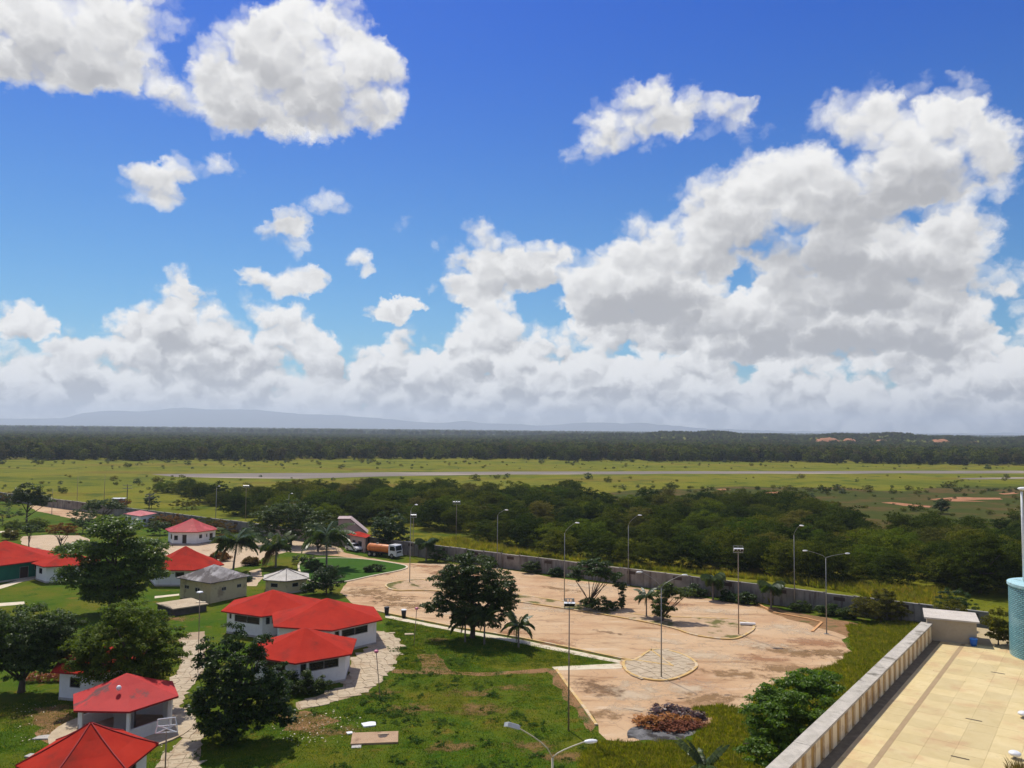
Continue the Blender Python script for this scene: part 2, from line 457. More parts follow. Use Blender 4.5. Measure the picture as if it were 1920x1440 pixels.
M_roofg = surf('old_grey_roof', (0.10, 0.085, 0.080), (0.42, 0.39, 0.37), 1.1, (0.07, 0.055, 0.05), 0.35, (0.46, 0.56), rough=0.7, stretch=(1, 0.35, 1, R(30)))
M_roofl = surf('light_grey_roof', (0.40, 0.36, 0.30), (0.58, 0.54, 0.47), 0.9, (0.22, 0.18, 0.14), 0.5, (0.55, 0.7), rough=0.8)
M_green = surf('green_wall_paint', (0.010, 0.110, 0.070), (0.016, 0.15, 0.095), 0.8, rough=0.7)
M_beige = surf('beige_render', (0.50, 0.41, 0.24), (0.60, 0.50, 0.31), 0.6, (0.33, 0.25, 0.16), 0.6, (0.52, 0.7), rough=0.9)
M_pink = surf('pink_render', (0.50, 0.34, 0.28), (0.60, 0.43, 0.36), 0.6, rough=0.9)
M_dark = plain('dark_glass', (0.010, 0.011, 0.012), rough=0.25, spec=0.4)
M_frame = plain('window_frame', (0.30, 0.29, 0.27), 0.6)
M_shade = plain('brown_wood', (0.05, 0.03, 0.02), 0.7)
M_steel = surf('galvanised_steel', (0.24, 0.23, 0.21), (0.34, 0.33, 0.30), 2.0, (0.30, 0.24, 0.19), 0.5, (0.58, 0.7), rough=0.5, metal=0.35, coord='Object', bump=0)
M_rust = surf('rusty_steel', (0.24, 0.17, 0.12), (0.36, 0.28, 0.21), 2.0, rough=0.8, coord='Object', bump=0)
M_lampw = plain('lamp_white', (0.80, 0.80, 0.78), 0.35, 0.5)
M_grime = None
def grime_wall():
    m, t, p = nodes_of('mouldy_wall')
    c = ramp(t, mnoise(t, 0.5, 6, 0.65), [(0.3, (0.15, 0.135, 0.115)), (0.7, (0.30, 0.275, 0.24))])
    st = mnoise(t, 1.1, 6, 0.7, stretch=(1.3, 1.3, 0.14))
    c = mmix(t, msmooth(t, st, 0.48, 0.68, 0, 0.9), c, (0.085, 0.062, 0.045))
    t.links.new(c, p.inputs['Base Color']); p.inputs['Roughness'].default_value = 0.95; p.inputs['Specular IOR Level'].default_value = 0.15
    mbump(t, p, mnoise(t, 5, 4), 0.3, 0.02)
    return m
M_grime = grime_wall()
M_bark = surf('bark', (0.065, 0.048, 0.034), (0.13, 0.10, 0.075), 3.0, rough=0.95, bump=0.6, stretch=(2, 2, 0.5))
M_palmbark = surf('palm_bark', (0.14, 0.12, 0.095), (0.22, 0.19, 0.155), 3.0, rough=0.95, bump=0.6)
# foliage
L_almond = leafmat('almond_leaf', (0.030, 0.070, 0.009), (0.095, 0.160, 0.018), 0.40, 0.42, 0.28)
L_lime = leafmat('lime_leaf', (0.060, 0.100, 0.009), (0.165, 0.200, 0.020), 0.40, 0.6, 0.15)
L_deep = leafmat('deep_leaf', (0.014, 0.032, 0.005), (0.050, 0.086, 0.010), 0.30, 0.42, 0.18)
L_mid = leafmat('mid_leaf', (0.022, 0.046, 0.008), (0.062, 0.104, 0.014), 0.32, 0.5, 0.22)
L_scrub = leafmat('scrub_leaf', (0.030, 0.046, 0.004), (0.084, 0.100, 0.009), 0.30, 0.85, 0.03, 0.45)
L_scrub2 = leafmat('scrub_leaf_dark', (0.018, 0.034, 0.004), (0.050, 0.074, 0.008), 0.28, 0.85, 0.03, 0.35)
L_scrub3 = leafmat('scrub_leaf_fresh', (0.036, 0.066, 0.005), (0.090, 0.130, 0.010), 0.32, 0.85, 0.03, 0.3)
L_bright = leafmat('bright_leaf', (0.045, 0.105, 0.008), (0.125, 0.205, 0.018), 0.42, 0.45, 0.22)
L_forest = leafmat('forest_leaf', (0.032, 0.050, 0.007), (0.084, 0.106, 0.014), 0.2, 0.9, 0.03, 0.7)
L_forest2 = leafmat('forest_leaf_olive', (0.050, 0.055, 0.014), (0.095, 0.090, 0.024), 0.15, 0.9, 0.04, 0.45)
L_olive = leafmat('olive_leaf', (0.066, 0.072, 0.012), (0.130, 0.125, 0.020), 0.3, 0.8, 0.08, 0.3)
L_rust = leafmat('russet_leaf', (0.10, 0.060, 0.016), (0.18, 0.11, 0.026), 0.3, 0.8, 0.08, 0.3)
L_palm = leafmat('palm_leaf', (0.024, 0.052, 0.008), (0.075, 0.115, 0.018), 0.32, 0.40, 0.35)
L_palmdry = leafmat('dry_palm_leaf', (0.13, 0.085, 0.030), (0.22, 0.15, 0.055), 0.3, 0.6, 0.2)
L_grass = leafmat('grass_blade', (0.105, 0.138, 0.012), (0.215, 0.228, 0.024), 0.45, 0.8, 0.05, 0.35, (0.29, 0.24, 0.06))
L_dry = leafmat('dry_grass_blade', (0.16, 0.17, 0.018), (0.28, 0.26, 0.038), 0.45, 0.8, 0.05, 0.2, (0.30, 0.22, 0.05))
L_weed = leafmat('weed_leaf', (0.030, 0.080, 0.010), (0.066, 0.125, 0.016), 0.35, 0.7, 0.10)

def stain_mat(name, c, scale=0.7, lo=0.44, hi=0.64, amt=0.85):
    m, t, p = nodes_of(name)
    p.inputs['Base Color'].default_value = tuple(c) + (1,); p.inputs['Roughness'].default_value = 1.0; p.inputs['Specular IOR Level'].default_value = 0.05
    ca = t.nodes.new('ShaderNodeAttribute'); ca.attribute_name = 'core'
    ad = t.nodes.new('ShaderNodeMath'); ad.operation = 'MULTIPLY_ADD'; ad.inputs[1].default_value = 0.42
    t.links.new(ca.outputs['Fac'], ad.inputs[0]); t.links.new(mnoise(t, scale, 7, 0.68), ad.inputs[2])
    ad2 = t.nodes.new('ShaderNodeMath'); ad2.operation = 'SUBTRACT'; ad2.inputs[1].default_value = 0.22
    t.links.new(ad.outputs[0], ad2.inputs[0])
    t.links.new(msmooth(t, ad2.outputs[0], lo, hi, 0.0, amt), p.inputs['Alpha'])
    return m

# ================================================================== the setting
def jitter_outline(pts, step=1.2, amp=0.25, seed=1):
    rng = random.Random(seed)
    out = []
    n = len(pts)
    for i in range(n):
        a, b = Vector(pts[i][:2]), Vector(pts[(i + 1) % n][:2])
        L = (b - a).length
        k = max(1, int(L / step))
        nrm = Vector((-(b - a).y, (b - a).x)).normalized() if L > 0 else Vector((0, 0))
        w = 0
        for j in range(k):
            w = 0.6 * w + rng.uniform(-amp, amp)
            p = a.lerp(b, j / k)
            if amp: p = p + nrm * w
            out.append(p)
    return out
def smooth_outline(pts, n=3, closed=True):
    P = [Vector(p[:2]) for p in pts]
    for _ in range(n):
        Q = []
        m = len(P)
        for i in range(m if closed else m - 1):
            a, b = P[i], P[(i + 1) % m]
            Q += [a.lerp(b, 0.25), a.lerp(b, 0.75)]
        if not closed: Q = [P[0]] + Q + [P[-1]]
        P = Q
    return P
def sheet(name, pts, z, m, amp=0.0, step=1.5, seed=1, kind='structure', thick=0.0, parent=None):
    o2 = jitter_outline(pts, step, amp, seed) if amp else [Vector(p[:2]) for p in pts]
    if thick:
        ob = MB().prism(o2, z - thick, z).build(name, m, parent)
    else:
        tris = tessellate_polygon([[Vector((p.x, p.y, 0)) for p in o2]])
        vs = [(p.x, p.y, z) for p in o2]
        fs = []
        for t in tris:
            a, b, c = (Vector(vs[i]) for i in t)
            fs.append(t if (b - a).cross(c - a).z > 0 else (t[0], t[2], t[1]))
        ob = link(name, mesh(name, vs, fs, m), parent)
    if kind: ob['kind'] = kind
    return ob
def PX(*pts, z=0.0):
    return [G(x, y, z) for x, y in pts]
BIG = 15000
# ground reaching the horizon, one sheet, finer near the camera
def hill_h(x, y):
    d = math.hypot(x, y); az = math.degrees(math.atan2(x, y))
    s = max(0.0, min(1.0, (az + 2) / 12)); s = s * s * (3 - 2 * s)
    b = math.exp(-((d - 2050) / 420) ** 2)
    prof = 17.0 + 3.6 * math.sin(az * 0.55 + 0.5) + 1.8 * math.sin(az * 1.7 + 2)
    return s * b * prof
bm_x = sorted({-BIG, BIG} | {-6000, 6000} | {i * 100.0 for i in range(-30, 31)})
bm_y = sorted({-BIG, -4000, -500, BIG, 6000} | {i * 100.0 for i in range(0, 41)})
gv = [(x, y, hill_h(x, y) if 1200 < math.hypot(x, y) < 3200 and y > 0 else 0.0) for y in bm_y for x in bm_x]
nx = len(bm_x)
gf = [(j*nx+i, j*nx+i+1, (j+1)*nx+i+1, (j+1)*nx+i) for j in range(len(bm_y)-1) for i in range(nx-1)]
tag(link('ground', mesh('ground', gv, gf, M_field, True)), kind='structure')

# far mountains
MPROF = [(-900,792),(-300,790),(0,786),(120,783),(160,773),(200,770),(260,771),(300,768),(345,764),(400,768),(440,767),(480,768),(520,772),(560,775),(620,778),(680,783),(720,786),(780,790),(830,793),(870,789),(920,795),(1000,797),(1080,793),(1130,791),(1180,795),(1250,799),(1320,804),(1450,808),(1700,812),(2600,820)]
mx, mz = [], []
for x, y in MPROF:
    d = ray(x, y); mx.append(d.x / d.y * 12000); mz.append(CAM_H + d.z / d.y * 12000)
rng = np.random.default_rng(3)
cols = np.linspace(mx[0], mx[-1], 260)
zz = np.interp(cols, mx, mz)
rows = [(10600, 0.0), (11100, 0.35), (11600, 0.72), (12000, 1.0), (12600, 0.7), (13400, 0.3), (14200, 0.0)]
mv, mf = [], []
for j, (yy, k) in enumerate(rows):
    w = rng.normal(0, 1, 260); w = np.convolve(w, np.ones(5) / 5, 'same') * 60 * (k if k < 1 else 0.22)
    for i in range(260):
        z = -2.0 if k == 0 else max(zz[i] * k + w[i], -1)
        mv.append((cols[i] * yy / 12000, yy, z))
for j in range(len(rows) - 1):
    for i in range(259):
        mf.append((j*260+i, j*260+i+1, (j+1)*260+i+1, (j+1)*260+i))
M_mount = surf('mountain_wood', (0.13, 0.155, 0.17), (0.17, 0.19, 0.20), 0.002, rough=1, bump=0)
tag(link('mountains', mesh('mountains', mv, mf, M_mount, True)), kind='structure')

# runway and bare streaks in the field
sheet('runway', PX((283,889),(480,887.5),(700,886),(960,884.5),(1200,884),(1440,883.5),(1700,883),(2100,883),(2100,887),(1700,887.5),(1440,888.2),(1200,888.8),(960,890),(780,892),(640,895.5),(560,898),(430,896.5),(330,893.5)), 0.06, M_runway, 2.0, 14, 3)
sheet('taxiway', PX((1790,896.5),(1900,895),(2100,893.5),(2100,896),(1920,898),(1820,899)), 0.06, M_runway, 1.0, 10, 4)
sheet('rough_pasture', PX((1130,926),(1250,918),(1400,912.5),(1560,914),(1640,919),(1735,920),(1760,913),(1920,912),(2200,915),(2200,1040),(1900,1020),(1600,1000),(1400,985),(1200,960)), 0.03, M_rough, 4.0, 8, 5)
for k, pts in enumerate([[(1745,937),(1790,932.5),(1880,934),(1878,936.5),(1800,938),(1850,941),(1780,940.5)], [(1650,942.5),(1672,942),(1740,949),(1742,952),(1690,948.5)], [(1875,925.5),(1905,923.5),(1910,926),(1880,927.5)], [(1345,918),(1360,916.5),(1372,919),(1350,920)], [(1430,924),(1462,922),(1465,926),(1440,927)]]):
    sheet('bare_soil', PX(*pts), 0.08 + 0.01 * k, M_redsoil, 0.8, 3, 20 + k)

# compound: lawn, paved lot, tracks
W0, W1 = G(-120, 921), G(1800, 1172)
W0, W1 = Vector((-184.0, 276.0, 0)), Vector((61.0, 101.5, 0))
WDIR = (W1 - W0).normalized(); WNRM = Vector((WDIR.y, -WDIR.x, 0))      # WNRM points into the compound
if WNRM.dot(Vector((0, -1, 0))) < 0: WNRM = -WNRM
sheet('lawn', [W0 + WNRM * 0.5, Vector((-400, 200, 0)), Vector((-400, -40, 0)), Vector((120, -40, 0)), Vector((120, 60, 0)), W1 + WNRM * 0.5], 0.012, M_lawn)
LOT = PX((600,1026),(690,1046),(760,1056),(830,1057),(900,1061),(960,1070),(1060,1086),(1180,1100),(1300,1119),(1400,1134),(1500,1150),(1575,1163),(1600,1180),(1580,1200),(1600,1225),(1570,1245),(1540,1262),(1480,1272),(1430,1300),(1400,1330),(1370,1345),(1330,1362),(1240,1380),(1180,1392),(1140,1388),(1118,1360),(1095,1328),(1043,1256),(1165,1252),(1167,1236),(977,1197),(862,1178),(722,1150),(690,1142),(655,1130),(640,1112),(650,1092),(648,1091),(700,1080),(752,1070),(765,1064),(755,1059),(700,1050),(640,1044),(600,1040))
sheet('parking_lot', LOT, 0.024, M_lot, 0.22, 1.5, 8)
sheet('red_dirt', PX((1405,1133),(1440,1137),(1500,1150),(1590,1165),(1640,1180),(1690,1200),(1640,1222),(1575,1190),(1540,1180),(1500,1165),(1450,1152)), 0.030, M_dirt, 0.5, 1.2, 9)
sheet('forecourt', PX((293,1020),(330,1018),(420,1019),(470,1010),(560,1009),(620,1018),(640,1030),(640,1043),(600,1041),(540,1035),(492,1046),(475,1058),(440,1066),(405,1070),(340,1052),(300,1038)), 0.020, M_sand, 0.3, 2, 10)
sheet('side_track', PX((466,1071),(488,1066),(493,1084),(481,1099),(462,1099),(470,1085)), 0.020, M_sand, 0.15, 1.2, 11)
sheet('sandy_yard', PX((40,1006),(90,1003),(150,1004),(168,1012),(166,1024),(120,1031),(85,1033),(55,1026),(36,1018)), 0.020, M_sand, 0.3, 2, 12)
sheet('parking_apron', PX((52,950),(75,945),(110,944),(150,949),(172,962),(180,970),(164,977),(110,967),(70,959)), 0.020, M_lot, 0.3, 2, 13)
sheet('footpath', PX((-60,1110),(0,1098),(40,1086),(72,1081),(72,1085),(42,1091),(2,1104),(-60,1117)), 0.020, M_kerbw, 0.05, 1.5, 14)
sheet('footpath', PX((-60,1137),(0,1131),(46,1128),(46,1133),(0,1137),(-60,1144)), 0.020, M_kerbw, 0.05, 1.5, 15)
sheet('footpath', PX((290,1118),(336,1113.5),(336,1116.5),(290,1122)), 0.020, M_kerbw, 0.03, 1.5, 16)
sheet('footpath', PX((0,996),(30,995),(30,998),(0,999)), 0.020, M_kerbw, 0.03, 1.5, 17)
sheet('dirt_track', PX((735,1254),(800,1258),(900,1261),(1040,1254),(1043,1258),(1020,1262),(900,1267),(800,1265),(735,1262)), 0.022, M_dirt, 0.25, 1.0, 18)
sheet('bare_patch', PX((782,1228),(818,1226),(848,1258),(838,1264),(790,1262)), 0.018, M_dirt, 0.2, 0.8, 19)
sheet('kerb_verge', PX((1024,1258),(1043,1258),(1095,1329),(1118,1362),(1110,1372),(1085,1345),(1050,1305)), 0.019, M_dirt, 0.3, 0.8, 20)
sheet('ash_patch', PX((1172,1384),(1182,1366),(1204,1352),(1235,1336),(1270,1334),(1305,1345),(1300,1372),(1285,1388),(1230,1392)), 0.034, surf('ash', (0.07, 0.068, 0.066), (0.20, 0.195, 0.19), 1.5, (0.035, 0.03, 0.026), 0.7, (0.42, 0.58), rough=1), 0.35, 0.6, 21)
sheet('leaf_litter', PX((60,1330),(130,1318),(150,1360),(120,1400),(80,1380)), 0.016, M_dirt, 0.5, 1.0, 22)
sheet('leaf_litter', PX((520,1345),(600,1335),(640,1352),(590,1375),(530,1370)), 0.016, M_dirt, 0.5, 1.0, 23)

def kerb(name, pts, w=0.28, h=0.15, m=None, closed=False, zb=0.0):
    P = [Vector(p[:2]) for p in pts]; n = len(P)
    L, Rr = [], []
    for i, p in enumerate(P):
        a = P[i - 1] if (i or closed) else P[0]
        b = P[(i + 1) % n] if (i < n - 1 or closed) else P[-1]
        d = (b - a).normalized(); q = Vector((-d.y, d.x)) * w / 2
        L.append(p + q); Rr.append(p - q)
    vs, fs = [], []
    for l, r in zip(L, Rr):
        vs += [(l.x, l.y, zb), (l.x, l.y, zb + h), (r.x, r.y, zb + h), (r.x, r.y, zb)]
    for i in range(n if closed else n - 1):
        a, b = 4 * i, 4 * ((i + 1) % n)
        for k in range(3): fs.append((a + k, b + k, b + k + 1, a + k + 1))
    if not closed: fs += [(0, 1, 2, 3), (4*n-1, 4*n-2, 4*n-3, 4*n-4)]
    return tag(link(name, mesh(name, vs, fs, m or M_kerb)), kind='structure')
# lower road edge with a pale walk beside it
kerb('kerb', PX((688,1141),(722,1150),(862,1178),(977,1197),(1100,1222),(1167,1236),(1262,1250)))
sheet('footpath', PX((722,1153),(862,1180.5),(977,1200),(1167,1239),(1163,1244),(1040,1220),(975,1206),(862,1186),(722,1158)), 0.020, M_kerbw, 0.06, 1.2, 24)
kerb('kerb', PX((1043,1257),(1070,1295),(1095,1328),(1118,1361)), m=M_kerb)
sheet('footpath', PX((1035,1251),(1160,1244.5),(1167,1249),(1166,1254),(1042,1257.5)), 0.036, M_kerbw, 0.05, 1.0, 25)
# triangular lawn with a kerb
LT = smooth_outline(PX((560,1048),(650,1047),(700,1051),(752,1059),(767,1064),(752,1070.5),(700,1080),(648,1092),(600,1098),(560,1080)), 2)
sheet('lawn_island', LT, 0.13, surf('mown_lawn', (0.032, 0.085, 0.010), (0.050, 0.110, 0.014), 0.6, (0.075, 0.115, 0.018), 0.2, rough=1, spec=0.05, bump=0.6, bdist=0.05), thick=0.13)
kerb('kerb', LT, 0.35, 0.17, M_kerbw, True)
# long median
MED = smooth_outline(PX((721,1099),(729,1094),(782,1086),(810,1091),(970,1116),(1057,1129),(1155,1147),(1205,1156),(1307,1160),(1385,1162),(1422,1176),(1390,1197),(1365,1201),(1300,1193),(1260,1177),(1160,1158),(1080,1145),(955,1127),(830,1108.5),(770,1108),(745,1109),(730,1105.5)), 2)
M_med = surf('median_earth', (0.40, 0.26, 0.15), (0.52, 0.37, 0.23), 0.5, (0.13, 0.12, 0.035), 0.28, (0.50, 0.60), rough=1, spec=0.1, bump=0.5, bdist=0.05)
sheet('median', MED, 0.12, M_med, thick=0.12)
kerb('kerb', MED, 0.30, 0.17, M_kerb, True)
kerb('kerb', PX((1420,1133),(1455,1150),(1515,1161),(1541,1168),(1523,1185)), 0.3, 0.15, surf('kerb_orange', (0.55, 0.27, 0.10), (0.65, 0.36, 0.15), 1.5, rough=0.85))
# paved nose with lamp post
NOSE = smooth_outline(PX((1167,1238),(1190,1242),(1220,1218),(1252,1220),(1288,1231),(1309,1247),(1300,1259),(1272,1273),(1240,1279),(1200,1273),(1172,1260)), 2)
sheet('paved_island', NOSE, 0.10, M_joint, thick=0.10)
kerb('kerb', NOSE, 0.30, 0.16, M_kerb, True)
kerb('kerb', PX((1219,1219),(1262,1251)), 0.2, 0.16, M_kerb)
def inside(p, poly):
    c = False; n = len(poly); j = n - 1
    for i in range(n):
        a, b = poly[i], poly[j]
        if (a[1] > p[1]) != (b[1] > p[1]) and p[0] < (b[0]-a[0]) * (p[1]-a[1]) / (b[1]-a[1]) + a[0]: c = not c
        j = i
    return c
def crazy_paving(parent, poly, cell, z0, z1, m, seed, ang=0.3, gap=0.028, jit=0.34):
    rg = random.Random(seed)
    poly = [Vector(p[:2]) for p in poly]
    cx = sum(p.x for p in poly) / len(poly); cy = sum(p.y for p in poly) / len(poly)
    Rm = Matrix.Rotation(ang, 2)
    rad = max((p - Vector((cx, cy))).length for p in poly)
    n = int(rad / cell) + 1
    grid = {}
    for i in range(-n, n + 2):
        for j in range(-n, n + 2):
            grid[i, j] = Rm @ Vector(((i + rg.uniform(-jit, jit)) * cell, (j + rg.uniform(-jit, jit)) * cell * 0.8)) + Vector((cx, cy))
    for i in range(-n, n + 1):
        for j in range(-n, n + 1):
            q = [grid[i, j], grid[i+1, j], grid[i+1, j+1], grid[i, j+1]]
            c = (q[0] + q[1] + q[2] + q[3]) / 4
            if not inside(c, poly) or sum(inside(p, poly) for p in q) < 2: continue
            q = [c + (p - c) * (1 - gap / cell * 2) for p in q]
            ob = MB().prism([p - c for p in q], 0, z1 - z0 + rg.uniform(-0.01, 0.012)).build('slab', m, parent)
            ob.location = (c.x, c.y, z0)
nose_o = [o for o in COL.objects if o.name.startswith('paved_island')][0]
crazy_paving(nose_o, NOSE, 0.95, 0.10, 0.13, M_slab, 4, 0.5)
# crazy paving beside the houses and in front of the shelter
PV1 = PX((700,1182),(722,1184),(738,1192),(752,1206),(748,1228),(735,1252),(716,1275),(690,1297),(650,1309),(605,1322),(560,1332),(556,1318),(640,1290),(655,1262),(660,1235),(690,1215))
pv1 = sheet('garden_paving', PV1, 0.022, M_joint, 0.15, 1, 31)
crazy_paving(pv1, PV1, 0.95, 0.022, 0.06, M_slab, 5, 0.35)
PV2 = PX((336,1196),(356,1186),(382,1184),(384,1230),(378,1262),(352,1292),(338,1325),(362,1345),(376,1380),(372,1440),(368,1475),(296,1475),(306,1420),(338,1386),(330,1350),(318,1318),(322,1280),(342,1240))
pv2 = sheet('garden_paving', PV2, 0.022, M_joint, 0.15, 1, 32)
crazy_paving(pv2, PV2, 0.85, 0.022, 0.06, M_slab, 6, 0.2)

# ------------------------------------------------------------------ perimeter wall
wall = thing('perimeter_wall', 'long mildewed grey concrete perimeter wall running behind the parking lot', 'wall', W0)
BAY = 4.0
Lw = (W1 - W0).length; nb = int(Lw / BAY)
wa = math.atan2(WDIR.y, WDIR.x)
wall.rotation_euler = (0, 0, wa)
me_panel = MB().box(0.13, BAY - 0.13, -0.07, 0.07, 0.0, 2.55).mesh('panel', M_grime)
me_post = MB().box(-0.13, 0.13, -0.14, 0.14, 0.0, 2.72).mesh('post', M_grime)
me_cope = MB().box(0.13, BAY - 0.13, -0.11, 0.11, 2.55, 2.66).mesh('coping', M_conc)
me_grille = MB().box(-0.75, 0.75, -0.012, 0.012, -0.25, 0.25).mesh('vent_block', M_shade)
for i in range(nb):
    zj = random.uniform(-0.06, 0.05)
    link('panel', me_panel, wall, (i * BAY, 0, zj)); link('coping', me_cope, wall, (i * BAY, 0, zj))
    link('post', me_post, wall, (i * BAY, 0, 0))
    if i % 2 == 0: link('vent_block', me_grille, wall, (i * BAY + 2.0, -0.07 if WNRM.dot(Vector((-WDIR.y, WDIR.x, 0))) < 0 else 0.07, 2.05 + zj))

# stains, dust and weathering on the lot: soft edged thin deposits
def stain(name, px, py, rx, ry, m, ang=0.0, z=0.031):
    c = G(px, py)
    n = 20
    vs, fs, at_ = [(0, 0, 0)], [], [1.0]
    for j in (1, 2, 3):
        for i in range(n):
            a = 2 * math.pi * i / n
            vs.append((math.cos(a) * rx * j / 3, math.sin(a) * ry * j / 3, 0)); at_.append(1 - j / 3)
    for i in range(n):
        fs.append((0, 1 + i, 1 + (i + 1) % n))
        for j in (0, 1): fs.append((1 + j*n + i, 1 + (j+1)*n + i, 1 + (j+1)*n + (i+1) % n, 1 + j*n + (i+1) % n))
    me = mesh(name, vs, fs, m)
    a = me.attributes.new('core', 'FLOAT', 'POINT'); a.data.foreach_set('value', at_)
    o = link(name, me, None, (c.x, c.y, z), (0, 0, ang)); o['kind'] = 'structure'
S_dark = stain_mat('oil_stain', (0.20, 0.12, 0.065), 0.9, 0.44, 0.70, 0.7)
S_red = stain_mat('red_dust', (0.36, 0.19, 0.10), 0.5, 0.42, 0.70, 0.75)
S_pale = stain_mat('pale_dust', (0.58, 0.45, 0.30), 0.5, 0.44, 0.74, 0.8)
S_grime = stain_mat('brown_grime', (0.27, 0.165, 0.08), 0.8, 0.44, 0.70, 0.75)
k = 0
for (x, y, rx, ry, m, a) in ((1140,1186,3.6,.8,S_dark,-.55),(1420,1235,4.5,2.2,S_red,-.2),(1385,1195,2,1,S_dark,0),(735,1122,6,4,S_grime,-.3),(760,1135,7,3,S_grime,-.4),(690,1110,6,6,S_grime,0),(690,1075,6,4,S_red,-.4),(800,1062,6,3,S_red,-.3),(830,1075,5,3,S_red,-.4),(960,1185,4,2.2,S_red,-.5),(1030,1205,4,2,S_red,-.5),(1100,1100,9,4,S_pale,-.6),(1000,1140,10,3,S_pale,-.55),(1320,1230,8,4,S_pale,-.5),(1430,1210,8,3.5,S_pale,-.4),(1480,1180,6,4,S_pale,-.4),(1280,1290,7,4,S_pale,-.2),(1180,1300,6,5,S_pale,.3),(1120,1290,3,5,S_dark,.6),(1130,1340,2.5,2,S_grime,0),(1500,1225,7,3,S_grime,-.3),(1530,1205,6,3,S_red,-.3),(1470,1255,6,2.5,S_grime,-.2),(1380,1265,6,2.5,S_grime,-.2),(1240,1200,8,2,S_pale,-.55),(900,1080,9,3,S_red,-.6),(1050,1105,6,1.6,S_grime,-.6),(1250,1130,6,2.5,S_red,-.6),(1330,1145,7,3,S_pale,-.5),(860,1150,8,3,S_pale,-.5),(1210,1240,4,1.2,S_grime,-.5),(1330,1310,5,2.5,S_grime,.1),(1560,1225,5,3,S_grime,0),(1180,1330,3,2.5,S_pale,0)):
    stain('ground_stain', x, y, rx * 1.25, ry * 1.25, m, a, 0.031 + 0.0006 * k); k += 1
for (x, y, rx, ry, a) in ((900,1330,5,3,0),(960,1290,3,2,.3),(880,1300,4,2,0),(1000,1400,4,2,0),(770,1330,4,2.4,.2),(560,1350,5,2.5,0),(620,1370,4,2,0),(90,1345,5,3,0),(840,1400,4,2,.4),(1060,1420,4,2,0),(820,1200,3,2,0),(720,1300,3,1.6,.3),(330,1160,6,2,0),(300,1200,4,2,0)):
    stain('bare_patch', x, y, rx, ry, stain_mat('worn_lawn', (0.23, 0.135, 0.055), 0.8, 0.42, 0.70, 0.8) if k == 34 else bpy.data.materials['worn_lawn'], a, 0.0165 + 0.0002 * k); k += 1

# ================================================================== plants
def quads_mesh(name, V, mats, mi=None):
    n = len(V) // 4
    me = bpy.data.meshes.new(name)
    me.vertices.add(len(V)); me.vertices.foreach_set('co', np.asarray(V, np.float32).ravel())
    me.loops.add(len(V)); me.loops.foreach_set('vertex_index', np.arange(len(V), dtype=np.int32))
    me.polygons.add(n)
    me.polygons.foreach_set('loop_start', np.arange(0, len(V), 4, dtype=np.int32))
    me.polygons.foreach_set('loop_total', np.full(n, 4, np.int32))
    for m in (mats if isinstance(mats, (list, tuple)) else [mats]): me.materials.append(m)
    if mi is not None: me.polygons.foreach_set('material_index', np.asarray(mi, np.int32))
    me.update(calc_edges=True)
    return me
def unit(a): return a / np.maximum(np.linalg.norm(a, axis=1, keepdims=True), 1e-6)
def leaf_quads(C, N, size, rng, aspect=0.5):
    n = len(C)
    N = unit(N)
    T = unit(np.cross(N, rng.normal(size=(n, 3))))
    B = np.cross(N, T)
    s = (size * rng.uniform(0.6, 1.35, n))[:, None]
    a = C - T * s * 0.5; b = C + T * s * 0.5
    mid = C - T * s * 0.06 + N * s * 0.06
    l = mid + B * s * aspect * 0.5; r = mid - B * s * aspect * 0.5
    return np.stack([a, l, b, r], 1).reshape(-1, 3)
def crown_points(rng, lobes, n_clump, per, clump_r, flat=0.7, shell=0.55):
    """lobes: (cx,cy,cz,rx,ry,rz).  Leaves gather in clumps spread through the lobes' volume."""
    vol = np.array([l[3] * l[4] * l[5] for l in lobes]) ** 0.72
    pick = rng.choice(len(lobes), n_clump, p=vol / vol.sum())
    d = unit(rng.normal(size=(n_clump, 3)))
    rad = (shell + (1 - shell) * rng.random(n_clump) ** 0.8)
    rad = np.where(rng.random(n_clump) < 0.22, rng.random(n_clump) * shell, rad)
    Lb = np.array([lobes[i] for i in pick])
    cen = Lb[:, :3] + d * rad[:, None] * Lb[:, 3:6]
    cr = clump_r * rng.uniform(0.55, 1.35, n_clump)
    k = np.repeat(np.arange(n_clump), per)
    dd = unit(rng.normal(size=(len(k), 3)))
    dd[:, 2] = np.where(dd[:, 2] < -0.25, -dd[:, 2] * 0.6, dd[:, 2])
    rr = rng.random(len(k)) ** 0.45
    P = cen[k] + dd * (rr * cr[k])[:, None] * np.array([1, 1, flat])
    N = dd * 0.8 + np.array([0, 0, 0.55]) + rng.normal(size=(len(k), 3)) * 0.45
    return P, N
def crown_mesh(name, seed, lobes, n_clump, per, clump_r, leaf, m, flat=0.7, aspect=0.5, shell=0.55):
    rng = np.random.default_rng(seed)
    P, N = crown_points(rng, lobes, n_clump, per, clump_r, flat, shell)
    keep = P[:, 2] > 0.03
    P, N = P[keep], N[keep]
    return quads_mesh(name, leaf_quads(P, N, np.full(len(P), leaf), rng, aspect), m)
